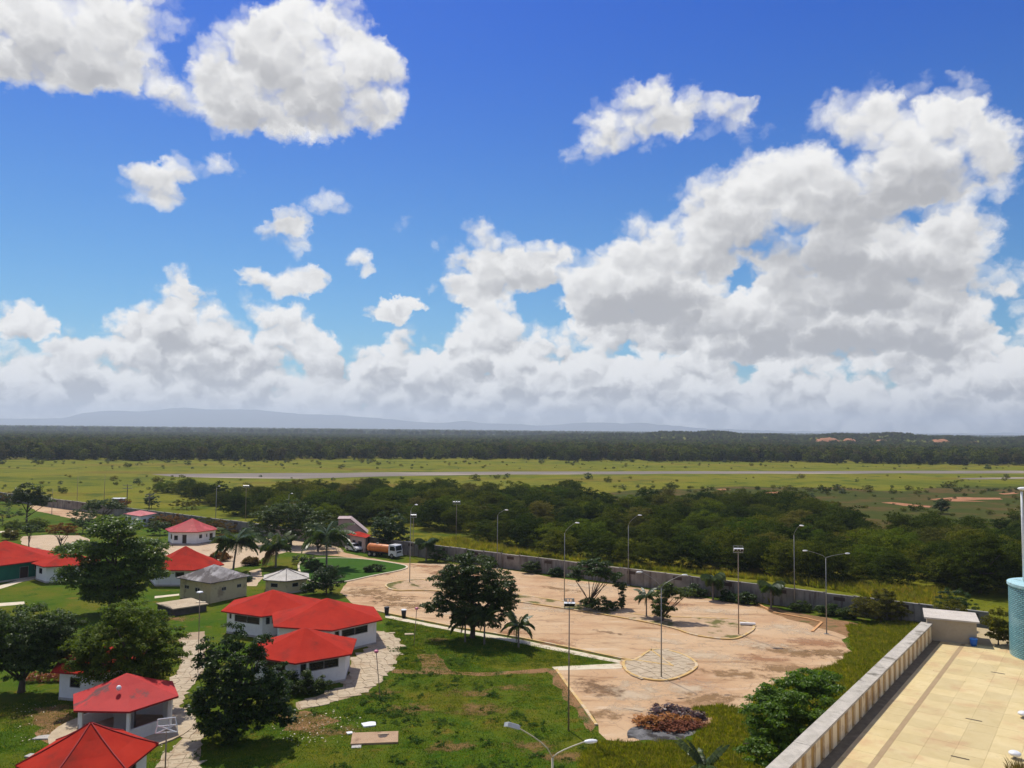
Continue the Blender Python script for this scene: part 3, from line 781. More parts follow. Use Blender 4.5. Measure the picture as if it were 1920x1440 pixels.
def trunk_mb(seed, h, r, tips, lean=(0, 0), fork=0.45, n=8):
    rg = random.Random(seed)
    mb = MB()
    top = Vector((lean[0], lean[1], h))
    pts = [Vector((0, 0, -0.15)), Vector((0, 0, 0.15))]
    for k in range(1, 5):
        t = k / 4
        pts.append(top * t + Vector((rg.uniform(-.12, .12), rg.uniform(-.12, .12), 0)) * h * 0.12)
    mb.tube(pts, [r * 1.5, r * 1.1] + [r * (1 - 0.6 * k / 4) for k in range(1, 5)], n)
    for tp in tips:
        tp = Vector(tp)
        s = pts[2 + rg.randint(0, 2)] if fork < 1 else pts[2]
        m1 = s.lerp(tp, 0.45) + Vector((rg.uniform(-.3, .3), rg.uniform(-.3, .3), 0.15 * h * 0.3))
        mb.tube([s, m1, tp], [r * 0.5, r * 0.33, r * 0.10], 6)
    return mb
def tree(name, label, base, lobes, n_clump, per, clump_r, leaf, lm, seed, trunk_h=2.5, trunk_r=0.22, group=None, flat=0.7, cat='tree', aspect=0.5, shell=0.55, ntips=9, lean=(0, 0)):
    t = thing(name, label, cat, (base[0], base[1], 0.0), 0, group)
    rg = random.Random(seed)
    tips = []
    for _ in range(ntips):
        l = rg.choice(lobes)
        a = rg.uniform(0, 6.28); q = rg.uniform(0.3, 0.8)
        tips.append((l[0] + math.cos(a) * l[3] * q, l[1] + math.sin(a) * l[4] * q, l[2] + l[5] * rg.uniform(-0.2, 0.5)))
    trunk_mb(seed, trunk_h, trunk_r, tips, lean).build('trunk', M_bark, t, True)
    link('crown', crown_mesh('crown', seed, lobes, n_clump, int(per * 1.9), clump_r, leaf * 1.08, lm, flat, aspect, shell), t)
    return t

# ---- geometry-node scatter for what nobody could count
def scatter(name, label, cat, pts, scales, rots, protos, idx=None):
    pc = bpy.data.collections.new(name + '_kinds')
    for p in protos: pc.objects.link(p if p.name not in pc.objects else p.copy())
    me = bpy.data.meshes.new(name)
    pts = np.asarray(pts, np.float32)
    me.vertices.add(len(pts)); me.vertices.foreach_set('co', pts.ravel())
    a = me.attributes.new('sc', 'FLOAT', 'POINT'); a.data.foreach_set('value', np.asarray(scales, np.float32))
    a = me.attributes.new('ro', 'FLOAT_VECTOR', 'POINT'); a.data.foreach_set('vector', np.asarray(rots, np.float32).ravel())
    if idx is None: idx = np.random.default_rng(len(pts)).integers(0, len(protos), len(pts))
    a = me.attributes.new('id_', 'INT', 'POINT'); a.data.foreach_set('value', np.asarray(idx, np.int32))
    o = tag(link(name, me), label, cat, kind='stuff')
    g = bpy.data.node_groups.new(name + '_scatter', 'GeometryNodeTree')
    g.interface.new_socket('Geometry', in_out='INPUT', socket_type='NodeSocketGeometry')
    g.interface.new_socket('Geometry', in_out='OUTPUT', socket_type='NodeSocketGeometry')
    gi, go = g.nodes.new('NodeGroupInput'), g.nodes.new('NodeGroupOutput')
    ip = g.nodes.new('GeometryNodeInstanceOnPoints')
    ci = g.nodes.new('GeometryNodeCollectionInfo')
    ci.inputs['Collection'].default_value = pc
    ci.inputs['Separate Children'].default_value = True
    ci.inputs['Reset Children'].default_value = True
    def att(nm, ty):
        n = g.nodes.new('GeometryNodeInputNamedAttribute'); n.data_type = ty; n.inputs['Name'].default_value = nm
        return n.outputs['Attribute']
    er = g.nodes.new('FunctionNodeEulerToRotation')
    L = g.links.new
    L(gi.outputs[0], ip.inputs['Points']); L(ci.outputs[0], ip.inputs['Instance'])
    ip.inputs['Pick Instance'].default_value = True
    L(att('id_', 'INT'), ip.inputs['Instance Index']); L(att('ro', 'FLOAT_VECTOR'), er.inputs[0]); L(er.outputs[0], ip.inputs['Rotation'])
    L(att('sc', 'FLOAT'), ip.inputs['Scale']); L(ip.outputs[0], go.inputs[0])
    md = o.modifiers.new('scatter', 'NODES'); md.node_group = g
    return o
def proto(name, me): return bpy.data.objects.new(name, me)
def rotz(rng, n, tilt=0.0):
    r = np.zeros((n, 3)); r[:, 2] = rng.uniform(0, 6.283, n)
    if tilt: r[:, :2] = rng.normal(0, tilt, (n, 2))
    return r

# ---- far forest beyond the field
def forest_lobes(rg, s):
    L = [(0, 0, 6.0 * s, 3.6 * s, 3.6 * s, 3.4 * s)]
    for _ in range(3): L.append((rg.uniform(-2.5, 2.5) * s, rg.uniform(-2.5, 2.5) * s, rg.uniform(3.5, 7) * s, rg.uniform(1.8, 2.8) * s, rg.uniform(1.8, 2.8) * s, rg.uniform(1.6, 2.6) * s))
    L.append((0, 0, 2.2 * s, 3.2 * s, 3.2 * s, 2.2 * s))
    return L
rg = random.Random(5)
far_protos = [proto('far_tree', crown_mesh('far_tree', 50 + k, forest_lobes(rg, 1.0), 85, 12, 1.15, 0.95, L_forest if k % 4 else L_forest2, 0.75, 0.75, 0.6)) for k in range(8)]
rng = np.random.default_rng(11)
pts, sc = [], []
EDGE = [(-400,875),(0,872),(100,871),(200,866),(330,864),(480,864),(700,861),(960,862),(1200,865),(1440,867),(1700,871),(1920,873),(2400,878)]
ex = np.array([G(*e).x / G(*e).y for e in EDGE]); ed = np.array([G(*e).y for e in EDGE])
def forest_ring(d0, d1, spacing, s0, s1):
    n = int(1.9 * (d1 * d1 - d0 * d0) / 2 / spacing ** 2)
    d = np.sqrt(rng.uniform(d0 * d0, d1 * d1, n)); t = rng.uniform(-0.95, 0.95, n)
    e = np.interp(t, ex, ed) + rng.normal(0, 6, n)
    k = d > e
    for dd, tt in zip(d[k], t[k]):
        x, y = tt * dd, dd
        skip = False
        for (ax, ay, ar) in BARE:
            if math.hypot(x - ax, (y - ay) * 0.5) < ar: skip = True; break
        if skip: continue
        pts.append((x, y, hill_h(x, y) - 0.4)); sc.append(rng.uniform(s0, s1))
BARE = []
def bare(px, py, D, r):
    d = ray(px, py); BARE.append((d.x / d.y * D, D, r))
for (x, r_) in ((1551, 26), (1590, 16), (1650, 14), (1760, 22), (1825, 18), (1700, 22)): bare(x, 820, 1490, r_ * 1.2)
forest_ring(560, 900, 8.0, 0.45, 1.35)
forest_ring(900, 1400, 11.0, 0.5, 1.15)
forest_ring(1400, 2600, 12.5, 0.4, 0.85)
forest_ring(2600, 6500, 40.0, 0.7, 2.2)
pts, sc = np.array(pts), np.array(sc)
scatter('far_forest', 'dark green woodland stretching to the horizon beyond the airfield', 'woodland', pts, sc, rotz(rng, len(pts)), far_protos)

# bare earth cuts on the low hills, with a long white roof between them
def mound(name, label, px, top, bot, wpx, D, seed, m=None):
    d = ray(px, top); x = d.x / d.y * D
    zt = zat(px, top, D); zb = zat(px, bot, D); w = wpx / FPX * D / 2
    rg = random.Random(seed); vs, fs = [], []
    nx_, ny_ = 14, 8
    for j in range(ny_ + 1):
        for i in range(nx_ + 1):
            u, v = i / nx_ * 2 - 1, j / ny_
            h = max(0.0, 1 - abs(u) ** 2.6) * math.sin(math.pi * min(1, v * 1.05)) ** 0.8
            z = -2 + hill_h(x, D) * 0.5 + (zt - (-2 + hill_h(x, D) * 0.5)) * h * rg.uniform(0.82, 1.04)
            vs.append((u * w + rg.uniform(-1, 1), (v - 0.5) * 60, z))
    for j in range(ny_):
        for i in range(nx_):
            a = j * (nx_ + 1) + i; fs.append((a, a + 1, a + nx_ + 2, a + nx_ + 1))
    o = link(name, mesh(name, vs, fs, m or M_redsoil, True), None, (x, D, 0))
    tag(o, label, 'earth bank', 'bare earth cuts on the hills')
mound('earth_bank', 'largest red earth cut on the left shoulder of the low wooded hills', 1551, 819, 830, 62, 1485, 1)
mound('earth_bank', 'small red earth cut just right of the largest one on the hills', 1592, 821, 829, 30, 1485, 2)
mound('earth_bank', 'small reddish earth cut left of the long white roof', 1652, 823.5, 832, 24, 1485, 3)
mound('earth_bank', 'red earth cut just right of the long white roof', 1762, 823, 834, 56, 1485, 4)
mound('earth_bank', 'rightmost red earth cut on the far hills', 1826, 827.5, 837, 42, 1485, 5)
dsh = ray(1696, 830)
sh = thing('warehouse', 'long low white roofed warehouse among the far hills', 'building', (dsh.x / dsh.y * 1500, 1500, 4.0))
MB().box(-17, 17, -6, 6, -6, zat(1696, 832.5, 1500) - 4.0).build('wall', M_beige, sh)
zr = zat(1696, 832.5, 1500) - 4.0
MB().add([(-18, -7, zr), (18, -7, zr), (18, 0, zr + 3.2), (-18, 0, zr + 3.2), (18, 7, zr), (-18, 7, zr)], [(0,1,2,3), (3,2,4,5), (0,3,5), (1,4,2), (0,5,4,1)]).build('roof', M_lampw, sh)

# ---- thicket between the field and the wall
def bush_lobes(rg, s, h):
    L = []
    for _ in range(6):
        a = rg.uniform(0, 6.28); q = rg.uniform(0, 1.7) * s
        L.append((math.cos(a) * q, math.sin(a) * q, h * (0.70 - 0.36 * (q / (1.7 * s)) ** 2 + rg.uniform(-0.05, 0.05)), rg.uniform(1.0, 1.7) * s, rg.uniform(1.0, 1.7) * s, h * rg.uniform(0.22, 0.34)))
    L.append((0, 0, h * 0.3, 2.0 * s, 2.0 * s, h * 0.3))
    return L
rg = random.Random(21)
scrub_me = []
for k, lm in enumerate([L_scrub2, L_scrub, L_scrub, L_scrub3, L_scrub2, L_olive, L_scrub, L_scrub2]):
    scrub_me.append(crown_mesh('bush_crown', 70 + k, bush_lobes(rg, 1.85, 5.8), 230, 44, 0.80, 0.27, lm, 0.7, 0.6, 0.82))
TH_FRONT = [(330,925),(380,945),(440,968),(560,985),(700,990),(780,985),(860,1003),(960,1030),(1060,1048),(1160,1058),(1300,1070),(1400,1082),(1560,1096),(1700,1104),(1800,1108),(2000,1110)]
TH_BACK = [(330,920),(380,936),(480,932),(640,928),(760,925),(860,938),(980,932),(1040,930),(1100,945),(1200,952),(1350,953),(1480,952),(1560,966),(1620,1000),(1760,1005),(2000,1010)]
fx = np.array([G(*p).x / G(*p).y for p in TH_FRONT]); fd = np.array([G(*p).y for p in TH_FRONT])
bx_ = np.array([G(*p).x / G(*p).y for p in TH_BACK]); bd = np.array([G(*p).y for p in TH_BACK])
rng = np.random.default_rng(31)
cand = []
def thicket_try(n):
    for _ in range(n):
        t = rng.uniform(-0.44, 0.70); d = rng.uniform(100, 330)
        f, b = np.interp(t, fx, fd), np.interp(t, bx_, bd)
        if not (f + 1 < d < b): continue
        x, y = t * d, d
        q = (Vector((x, y, 0)) - W0).dot(WNRM)
        if q > -5.5: continue
        if all((x - c[0]) ** 2 + (y - c[1]) ** 2 > (3.9 + 0.006 * d) ** 2 for c in cand): cand.append((x, y, d))
thicket_try(9000)
# the front row can be told apart, the rest reads as one mass
cand.sort(key=lambda c: c[2] - np.interp(c[0] / c[1], fx, fd))
front = []
for c in cand:
    if len(front) < 44 and abs(c[0] / c[1]) < 0.66 and all(abs(c[0] / c[1] - q[0] / q[1]) > 0.020 for q in front): front.append(c)
front.sort(key=lambda c: c[0] / c[1])
cand = [c for c in cand if c not in front]
kinds = rng.integers(0, len(scrub_me), len(cand) + len(front))
HUE = ['dark green', 'grey green', 'dull green', 'fresh green', 'dusky green', 'olive brown', 'deep green', 'blackish green']
ORD = lambda n: str(n) + ('th' if 10 < n % 100 < 14 else {1: 'st', 2: 'nd', 3: 'rd'}.get(n % 10, 'th'))
for i, c in enumerate(front):
    s = rng.uniform(0.85, 1.3); kk = kinds[len(cand) + i]
    o = link('bush', scrub_me[kk], None, (c[0], c[1], -0.1), (0, 0, rng.uniform(0, 6.28)), (s, s, s * rng.uniform(0.8, 1.1)))
    tag(o, HUE[kk] + ' bush, ' + ORD(i + 1) + ' from the left along the front of the thicket', 'bush', 'bushes along the front of the thicket')
NB = 0
rest = np.array([(c[0], c[1], -0.1) for c in cand[NB:]])
rs = rng.uniform(0.55, 1.3, len(rest))
scatter('thicket', 'dense dark green scrub thicket between the wall and the airfield', 'thicket', rest, rs, rotz(rng, len(rest)), [proto('bush_kind', m) for m in scrub_me], kinds[:len(rest)])
print('thicket', len(cand), 'forest', len(pts))

# scattered scrub in the field and the pasture
small_me = [crown_mesh('scrub_crown', 90 + k, [(0, 0, 0.7, 1.3, 1.3, 0.8)], 40, 14, 0.4, 0.28, lm, 0.7) for k, lm in enumerate([L_scrub, L_deep, L_olive])]
pp = []
for _ in range(900):
    px_, py_ = rng.uniform(-50, 1970), 866 + rng.random() ** 2 * 14
    if rng.random() < 0.28: pp.append(G(px_, py_))
for _ in range(60): pp.append(G(rng.uniform(0, 1900), rng.uniform(892, 906)))
for _ in range(110): pp.append(G(rng.uniform(1150, 1960), rng.uniform(914, 926)))
for _ in range(70): pp.append(G(rng.uniform(1500, 1960), rng.uniform(925, 1000)))
for _ in range(24): pp.append(G(rng.uniform(0, 360), rng.uniform(905, 925)))
pp = np.array([tuple(p) for p in pp])
scatter('field_scrub', 'low scattered scrub dotting the grass of the airfield', 'scrub', pp, np.where(rng.random(len(pp)) < 0.12, rng.uniform(1.2, 2.2, len(pp)), rng.uniform(0.35, 1.0, len(pp))), rotz(rng, len(pp)), [proto('scrub_kind', m) for m in small_me])

# ---- grass and weeds
def tuft(name, seed, n, h, spread, w, m):
    rng = np.random.default_rng(seed)
    V = []
    for _ in range(n):
        a = rng.uniform(0, 6.28); q = spread * math.sqrt(rng.random())
        b = np.array([math.cos(a) * q, math.sin(a) * q, 0])
        o = np.array([math.cos(a), math.sin(a), 0]) * h * rng.uniform(0.1, 0.6) + np.array([rng.normal(0, .1), rng.normal(0, .1), 0]) * h
        hh = h * rng.uniform(0.5, 1.1)
        s = np.array([-math.sin(a), math.cos(a), 0]) * w
        V += [b - s, b + s, b + o * 0.5 + s * 0.7 + [0, 0, hh * 0.65], b + o + [0, 0, hh]]
    return quads_mesh(name, np.array(V), m)
g_green = [proto('grass_tuft', tuft('grass_tuft', 1 + k, 46, 0.55, 0.55, 0.035, L_grass)) for k in range(3)]
g_dry = [proto('dry_tuft', tuft('dry_tuft', 11 + k, 46, 0.9, 0.6, 0.04, L_dry)) for k in range(3)]
g_weed = [proto('weed', crown_mesh('weed', 31 + k, [(random.uniform(-1, 1), random.uniform(-.7, .7), 0.10, random.uniform(.2, .6), random.uniform(.2, .5), random.uniform(.08, .26)) for _ in range(6)], 34, 12, 0.16, 0.13, L_weed, 0.6, 0.6)) for k in range(6)]
def in_poly_px(n, poly, rng, z=0.0):
    P = [G(*p) for p in poly]
    x0, x1 = min(p.x for p in P), max(p.x for p in P); y0, y1 = min(p.y for p in P), max(p.y for p in P)
    out = []
    tries = 0
    while len(out) < n and tries < n * 40:
        tries += 1
        x, y = rng.uniform(x0, x1), rng.uniform(y0, y1)
        if inside((x, y), P): out.append((x, y, z))
    return out
rng = np.random.default_rng(77)
A = in_poly_px(2600, [(760,1020),(860,1012),(960,1033),(1160,1062),(1400,1085),(1560,1098),(1700,1106),(1780,1112),(1800,1150),(1720,1140),(1600,1112),(1400,1082),(1180,1062),(960,1038),(860,1030),(780,1036)], rng)
A = [p for p in A if (Vector(p) - W0).dot(WNRM) < -0.8]
for _ in range(2600):                                   # a rank strip just behind the wall
    t = rng.uniform(0.45, 1.0) * Lw; q = W0 + WDIR * t - WNRM * rng.uniform(0.6, 7)
    A.append((q.x, q.y, 0))
A = np.array(A)
scatter('rank_grass', 'tall yellowing grass growing along the back of the perimeter wall', 'grass', A, rng.uniform(0.6, 1.5, len(A)), rotz(rng, len(A), 0.1), g_dry[:1] + g_green)
Bp = in_poly_px(3600, [(1590,1172),(1640,1178),(1700,1160),(1760,1150),(1790,1190),(1700,1240),(1640,1290),(1600,1330),(1560,1390),(1500,1480),(1400,1480),(1420,1400),(1400,1330),(1440,1290),(1490,1270),(1560,1250),(1600,1222)], rng)
Bp += in_poly_px(2600, [(1120,1395),(1190,1398),(1300,1392),(1345,1352),(1300,1330),(1350,1325),(1420,1345),(1440,1400),(1500,1500),(1100,1500),(1090,1420)], rng)
Bp = np.array(Bp)
scatter('wild_grass', 'wild green grass between the paved lot and the terrace parapet', 'grass', Bp, rng.uniform(0.3, 0.95, len(Bp)), rotz(rng, len(Bp), 0.1), g_green)
Cp = in_poly_px(110, [(380,1340),(560,1345),(640,1300),(740,1245),(900,1265),(1030,1265),(1100,1400),(1150,1480),(300,1480)], rng)
Cp += in_poly_px(30, [(725,1165),(850,1190),(900,1235),(850,1250),(740,1250)], rng)
Cp += in_poly_px(26, [(640,1328),(760,1330),(800,1400),(660,1400)], rng)
Cp += in_poly_px(30, [(720,1255),(860,1262),(900,1290),(700,1320)], rng)
dk = G(703, 1386)
Cp = np.array([c for c in Cp if math.hypot(c[0] - dk.x, c[1] - dk.y) > 3.2])
scatter('lawn_weeds', 'low dark green weeds tufted over the lawn', 'weeds', Cp, rng.uniform(0.2, 1.0, len(Cp)) ** 1.2, rotz(rng, len(Cp)), g_weed)
Dp = in_poly_px(5000, [(0,1320),(130,1300),(330,1440),(420,1330),(560,1330),(640,1310),(740,1245),(1030,1260),(1130,1390),(1150,1500),(-60,1500)], rng)
Dp += in_poly_px(2500, [(725,1160),(860,1188),(975,1207),(1160,1243),(1040,1252),(740,1252)], rng)
Dp = np.array(Dp)
PVs = [[Vector(p[:2]) for p in q] for q in (PV1, PV2)]
Dp = np.array([p for p in Dp if not any(inside(p, q) for q in PVs)])
g_low = [proto('low_tuft', tuft('low_tuft', 51 + k, 30, 0.09, 0.6, 0.02, L_weed if k else L_grass)) for k in range(3)]
scatter('lawn_blades', 'short uneven grass of the lawn in front of the houses', 'grass', Dp, rng.uniform(0.6, 1.5, len(Dp)), rotz(rng, len(Dp)), g_low)

# ---- trees and shrubs that stand on their own
def B(px, py): return G(px, py)
tree('almond_tree', 'tall spreading almond tree with tiered glossy crown beside the red roofed houses', B(208,1152),
     [(-2.5,0,5.0,5.0,4.2,1.6),(2.6,0,5.6,4.6,4.2,1.5),(-3.8,.5,8.2,3.6,3.2,1.3),(2.8,.3,8.6,4.4,3.6,1.4),(0,0,11.2,3.6,3.2,1.6),(.6,0,2.9,4.6,3.8,1.2),(5.2,-.3,6.8,2.2,2.2,1.0)], 680, 50, 1.0, 0.33, L_almond, 101, 8.5, 0.38, flat=0.58)
tree('lime_tree', 'broad yellow green rounded tree in front of the tall almond tree', B(240,1326),
     [(0,0,6.6,3.7,3.4,2.3),(-2.6,0,5.0,2.8,2.6,2.2),(2.6,0,5.0,2.6,2.6,2.3),(.4,-1.2,4.0,3.6,2.2,1.7),(-.5,0,8.2,2.2,2.0,1.2),(1.6,-.4,3.4,2.6,2.0,1.3),(-4.0,-.2,4.7,1.9,1.8,1.7),(-3.2,-.6,3.4,1.8,1.6,1.1)], 480, 52, 0.66, 0.22, L_lime, 102, 4.5, 0.30)
tree('shade_tree', 'large dark green shade tree at the left edge above the orange hedge', B(40,1298),
     [(0,0,6.0,3.8,3.4,2.2),(2.4,0,4.6,2.6,2.4,1.9),(-3,0,5.2,3,2.6,2.2),(.8,-1,3.6,3.0,2.2,1.4),(3.6,.3,5.6,2.0,1.8,1.6),(3.6,-.4,3.9,1.6,1.6,1.2),(1.2,-1.6,3.0,3.0,2.0,1.3),(-2.6,-1,3.3,3,2.2,1.5)], 520, 50, 0.68, 0.23, L_mid, 103, 4.2, 0.3)
tree('glossy_tree', 'dark glossy leaved tree in the foreground beside the paved path', B(438,1388),
     [(0,0,5.0,2.5,2.4,2.6),(-1.8,0,3.8,2.0,2.0,1.9),(2.0,0,3.6,2.2,2.1,1.9),(0.4,-.6,2.3,3.0,2.4,1.3),(-2.4,0,6.4,.9,.9,1.5),(1.9,0,6.9,.9,.9,1.6),(-.3,0,7.9,.9,.9,1.3),(3.3,0,5.2,.9,.8,1.2),(3.8,.2,2.2,1.6,1.4,1.2),(-3.0,0,2.6,1.2,1.1,1.1),(.2,-.3,1.3,3.0,2.4,1.1)], 400, 44, 0.56, 0.24, L_deep, 104, 4.0, 0.24, ntips=14)
tree('road_tree', 'dense dark tree at the lawn edge beside the parking lot', B(886,1196),
     [(-.3,0,7.9,3.3,3.0,2.2),(-2.2,0,6.4,3.0,2.8,2.1),(2.2,0,6.0,3.2,3.0,2.1),(0,0,4.6,4.4,3.6,1.9),(-4.4,0,3.7,1.6,1.4,.9),(4.0,0,4.2,1.8,1.6,1.4),(1.6,-.6,2.8,2.8,2.0,1.4),(-1.6,-.4,2.8,2.4,1.8,1.2)], 480, 50, 0.70, 0.27, L_deep, 105, 5.0, 0.32)
tree('fan_tree', 'flat topped tree on fanning stems in the median of the lot', B(1106,1137),
     [(.2,0,5.2,3.4,2.4,.9),(2.6,0,4.4,2.0,1.8,.9),(-1.8,0,4.0,1.2,1.2,.7),(.8,0,6.1,2.2,1.6,.6)], 110, 50, 0.6, 0.26, L_mid, 106, 1.2, 0.16, flat=0.5, ntips=12)
tree('leaning_shrub', 'bushy light green shrub beside the twin lamp post in the median', B(1243,1165),
     [(0,0,1.6,1.5,1.4,1.4),(1.6,0,3.6,1.6,1.4,.9),(3.2,0,3.8,1.0,1.0,.6),(-.6,0,3.2,1.1,1.1,1.0),(.6,0,4.4,1.2,1.0,.7)], 100, 46, 0.5, 0.24, L_mid, 107, 2.0, 0.14)
tree('low_shrub', 'low dark shrub spreading at the foot of the flat topped tree', B(1122,1146),
     [(0,0,1.0,2.2,1.5,1.0),(-1.6,0,.9,1.4,1.2,.8),(2,.2,.7,1.2,1.0,.7)], 90, 40, 0.42, 0.2, L_deep, 108, 0.6, 0.06, cat='shrub')
tree('column_shrub', 'narrow upright dark shrub right of the flat topped tree', B(1166,1141),
     [(0,0,1.2,.6,.6,1.1),(.2,0,2.6,.7,.7,.8),(-.4,0,3.3,.9,.8,.6)], 50, 40, 0.36, 0.2, L_deep, 109, 1.4, 0.07, cat='shrub')
tree('round_bush', 'big round dark bush beside the low grey roofed hut', B(612,1115),
     [(0,0,2.0,2.7,2.5,1.9),(.3,0,3.2,1.8,1.7,1.2),(-2.4,-.2,1.1,1.4,1.2,1.0)], 170, 46, 0.5, 0.2, L_deep, 110, 1.5, 0.14, cat='bush')
tree('gate_tree', 'dark dome shaped tree behind the tanker truck', B(729,1036),
     [(0,0,5.2,3.6,3.4,3.2),(-1.4,0,3.6,3.0,2.8,2.4),(1.8,0,3.4,2.6,2.6,2.6)], 210, 40, 0.7, 0.3, L_mid, 111, 3.0, 0.25)
tree('acacia_tree', 'wide low canopied tree spreading behind the coconut palms', B(545,1024),
     [(0,0,7.2,5.0,4.0,2.4),(-5,0,5.8,3.8,3.4,2.2),(5.2,0,5.4,3.8,3.2,2.2),(0,0,4.0,6.4,4.0,1.8),(-3.5,0,7.6,2.6,2.4,1.4)], 420, 34, 0.8, 0.32, L_mid, 112, 3.6, 0.3, flat=0.55)
tree('background_tree', 'dark rounded tree behind the right coconut palm', B(596,1034),
     [(0,0,3.6,3.0,2.8,2.6),(1.8,0,2.8,2.2,2.2,2.0),(-1.6,0,4.6,2.0,2.0,1.5)], 170, 34, 0.7, 0.30, L_deep, 133, 2.4, 0.2)
tree('far_tree', 'rounded dark tree standing by the pink apron at far left', B(50,978),
     [(0,0,7.6,3.6,3.4,2.4),(-2.2,0,6.2,3.0,2.6,2.0),(2.6,0,6.0,3.2,2.8,1.9),(4.2,0,5.2,2.2,2,1.4)], 190, 36, 0.8, 0.36, L_deep, 113, 4.6, 0.24)
tree('slim_tree', 'slim forked tree with sparse leaves on the sandy yard', B(54,1026),
     [(0,0,4.0,1.9,1.6,.7),(-.8,0,3.2,1.2,1.1,.6),(1.1,0,3.6,1.2,1.1,.6)], 34, 30, 0.45, 0.26, L_mid, 114, 2.6, 0.13, ntips=7)
tree('bronze_tree', 'small tree with bronze foliage on the sandy yard', B(114,1033),
     [(0,0,4.4,2.2,2,1.2),(1.9,0,4.0,1.8,1.6,1.0),(-1.6,0,4.0,1.5,1.4,.8)], 80, 28, 0.5, 0.24, L_rust, 115, 2.6, 0.15, ntips=9)
tree('umbrella_tree', 'umbrella shaped green tree by the far end of the pink apron', B(192,985),
     [(0,0,5.4,4.6,3.8,1.1),(-2.6,0,4.6,2.6,2.4,1.0),(3,0,4.8,2.8,2.4,1.0)], 150, 32, 0.7, 0.32, L_mid, 116, 3.6, 0.2, flat=0.5)
tree('lone_bush', 'lone dark round bush standing in the rough pasture at right', B(1765,963),
     [(0,0,2.4,2.7,2.6,2.1),(.2,0,3.6,1.8,1.7,1.2)], 110, 34, 0.6, 0.3, L_deep, 117, 1.6, 0.16, cat='bush')
tree('great_bush', 'huge olive green bush at the right edge behind the terrace', B(1838,1112),
     [(0,0,5.0,5.0,4.6,3.6),(-3.4,0,3.6,3.0,2.8,2.6),(3.4,0,4.0,3.4,3,2.8),(.5,0,8.0,2.2,2.2,1.3),(0,-1.5,2.4,5.4,3.8,2.2)], 420, 40, 0.7, 0.26, L_scrub, 118, 4.0, 0.25, cat='bush')
tree('wall_bush', 'olive brown bush swallowing the right end of the perimeter wall', B(1652,1166),
     [(0,0,1.9,2.8,2.4,1.8),(-2.4,0,1.7,1.8,1.6,1.4),(2.3,0,1.6,1.8,1.7,1.3),(.4,0,3.4,1.4,1.3,.9)], 200, 40, 0.5, 0.2, L_olive, 119, 1.5, 0.12, cat='bush')
tree('terrace_tree', 'leafy green tree growing up against the striped terrace parapet', (21.1, 60.2),
     [(0,0,5.4,2.7,2.4,1.4),(-2.2,-1.4,4.2,2.1,1.9,1.5),(1.9,1.6,6.2,2.0,1.9,1.0),(3.0,2.6,5.6,1.8,1.8,1.1),(-.6,-1.6,3.2,2.4,2.0,1.4),(0.6,-2.0,4.6,1.8,1.6,1.0),(-3.4,-2.8,2.6,1.8,1.6,1.2),(-1.8,-3.6,2.2,1.8,1.6,1.2),(-2.2,0.2,5.0,1.2,1.2,.8)], 360, 50, 0.58, 0.24, L_bright, 120, 4.6, 0.25, flat=0.42)
tree('house_shrub', 'dark shrub against the shaded wall of the nearest white house', B(572,1302),
     [(0,0,1.0,1.9,1.2,1.0),(-1.8,-.2,1.2,1.2,1.1,1.0),(1.6,.1,.8,1.0,.9,.8),(.2,0,1.9,.6,.6,.7)], 110, 42, 0.4, 0.18, L_deep, 121, 0.8, 0.06, cat='shrub')
tree('border_shrub', 'leafy shrub between the dark foreground tree and the house wall', B(520,1322),
     [(0,0,1.1,1.4,1.2,1.0),(-1,0,1.6,.9,.9,.8)], 70, 40, 0.38, 0.18, L_mid, 122, 0.8, 0.06, cat='shrub')
MORE = [(478,1022,2.6,4.6,L_mid,'bushy tree between the left and middle coconut palms'),(645,1012,2.6,4.8,L_deep,'dark tree left of the gatehouse'),(470,1060,1.3,1.4,L_rust,'bronze croton shrub by the left coconut palm'),(412,1052,1.6,1.6,L_rust,'russet shrub at the corner of the nearer red roofed house'),(300,1003,2.4,3.6,L_mid,'green bush right of the almond tree top'),(70,996,2.2,3.2,L_lime,'light green bush left of the bronze tree'),(155,1000,2.6,4.4,L_mid,'leafy green tree behind the almond tree crown'),(20,1012,1.6,2.2,L_olive,'olive shrub above the green walled house roof'),(590,1072,1.4,2.0,L_mid,'leafy shrub between the hut and the round bush'),(455,1090,1.1,1.0,L_mid,'low shrub beside the beige building'),(420,1012,1.2,1.2,L_rust,'orange shrub right of the far white house')]
for k, (x, y, r, h, lm, lab) in enumerate(MORE):
    tree('yard_shrub', lab, B(x, y), [(0,0,h*.6,r,r*.8,h*.4),(r*.5,0,h*.4,r*.7,r*.6,h*.36),(-r*.6,0,h*.45,r*.7,r*.6,h*.4)], 90, 32, 0.5, 0.25, lm, 210 + k, h * .5, 0.09, 'shrubs and small trees among the houses', cat='shrub')
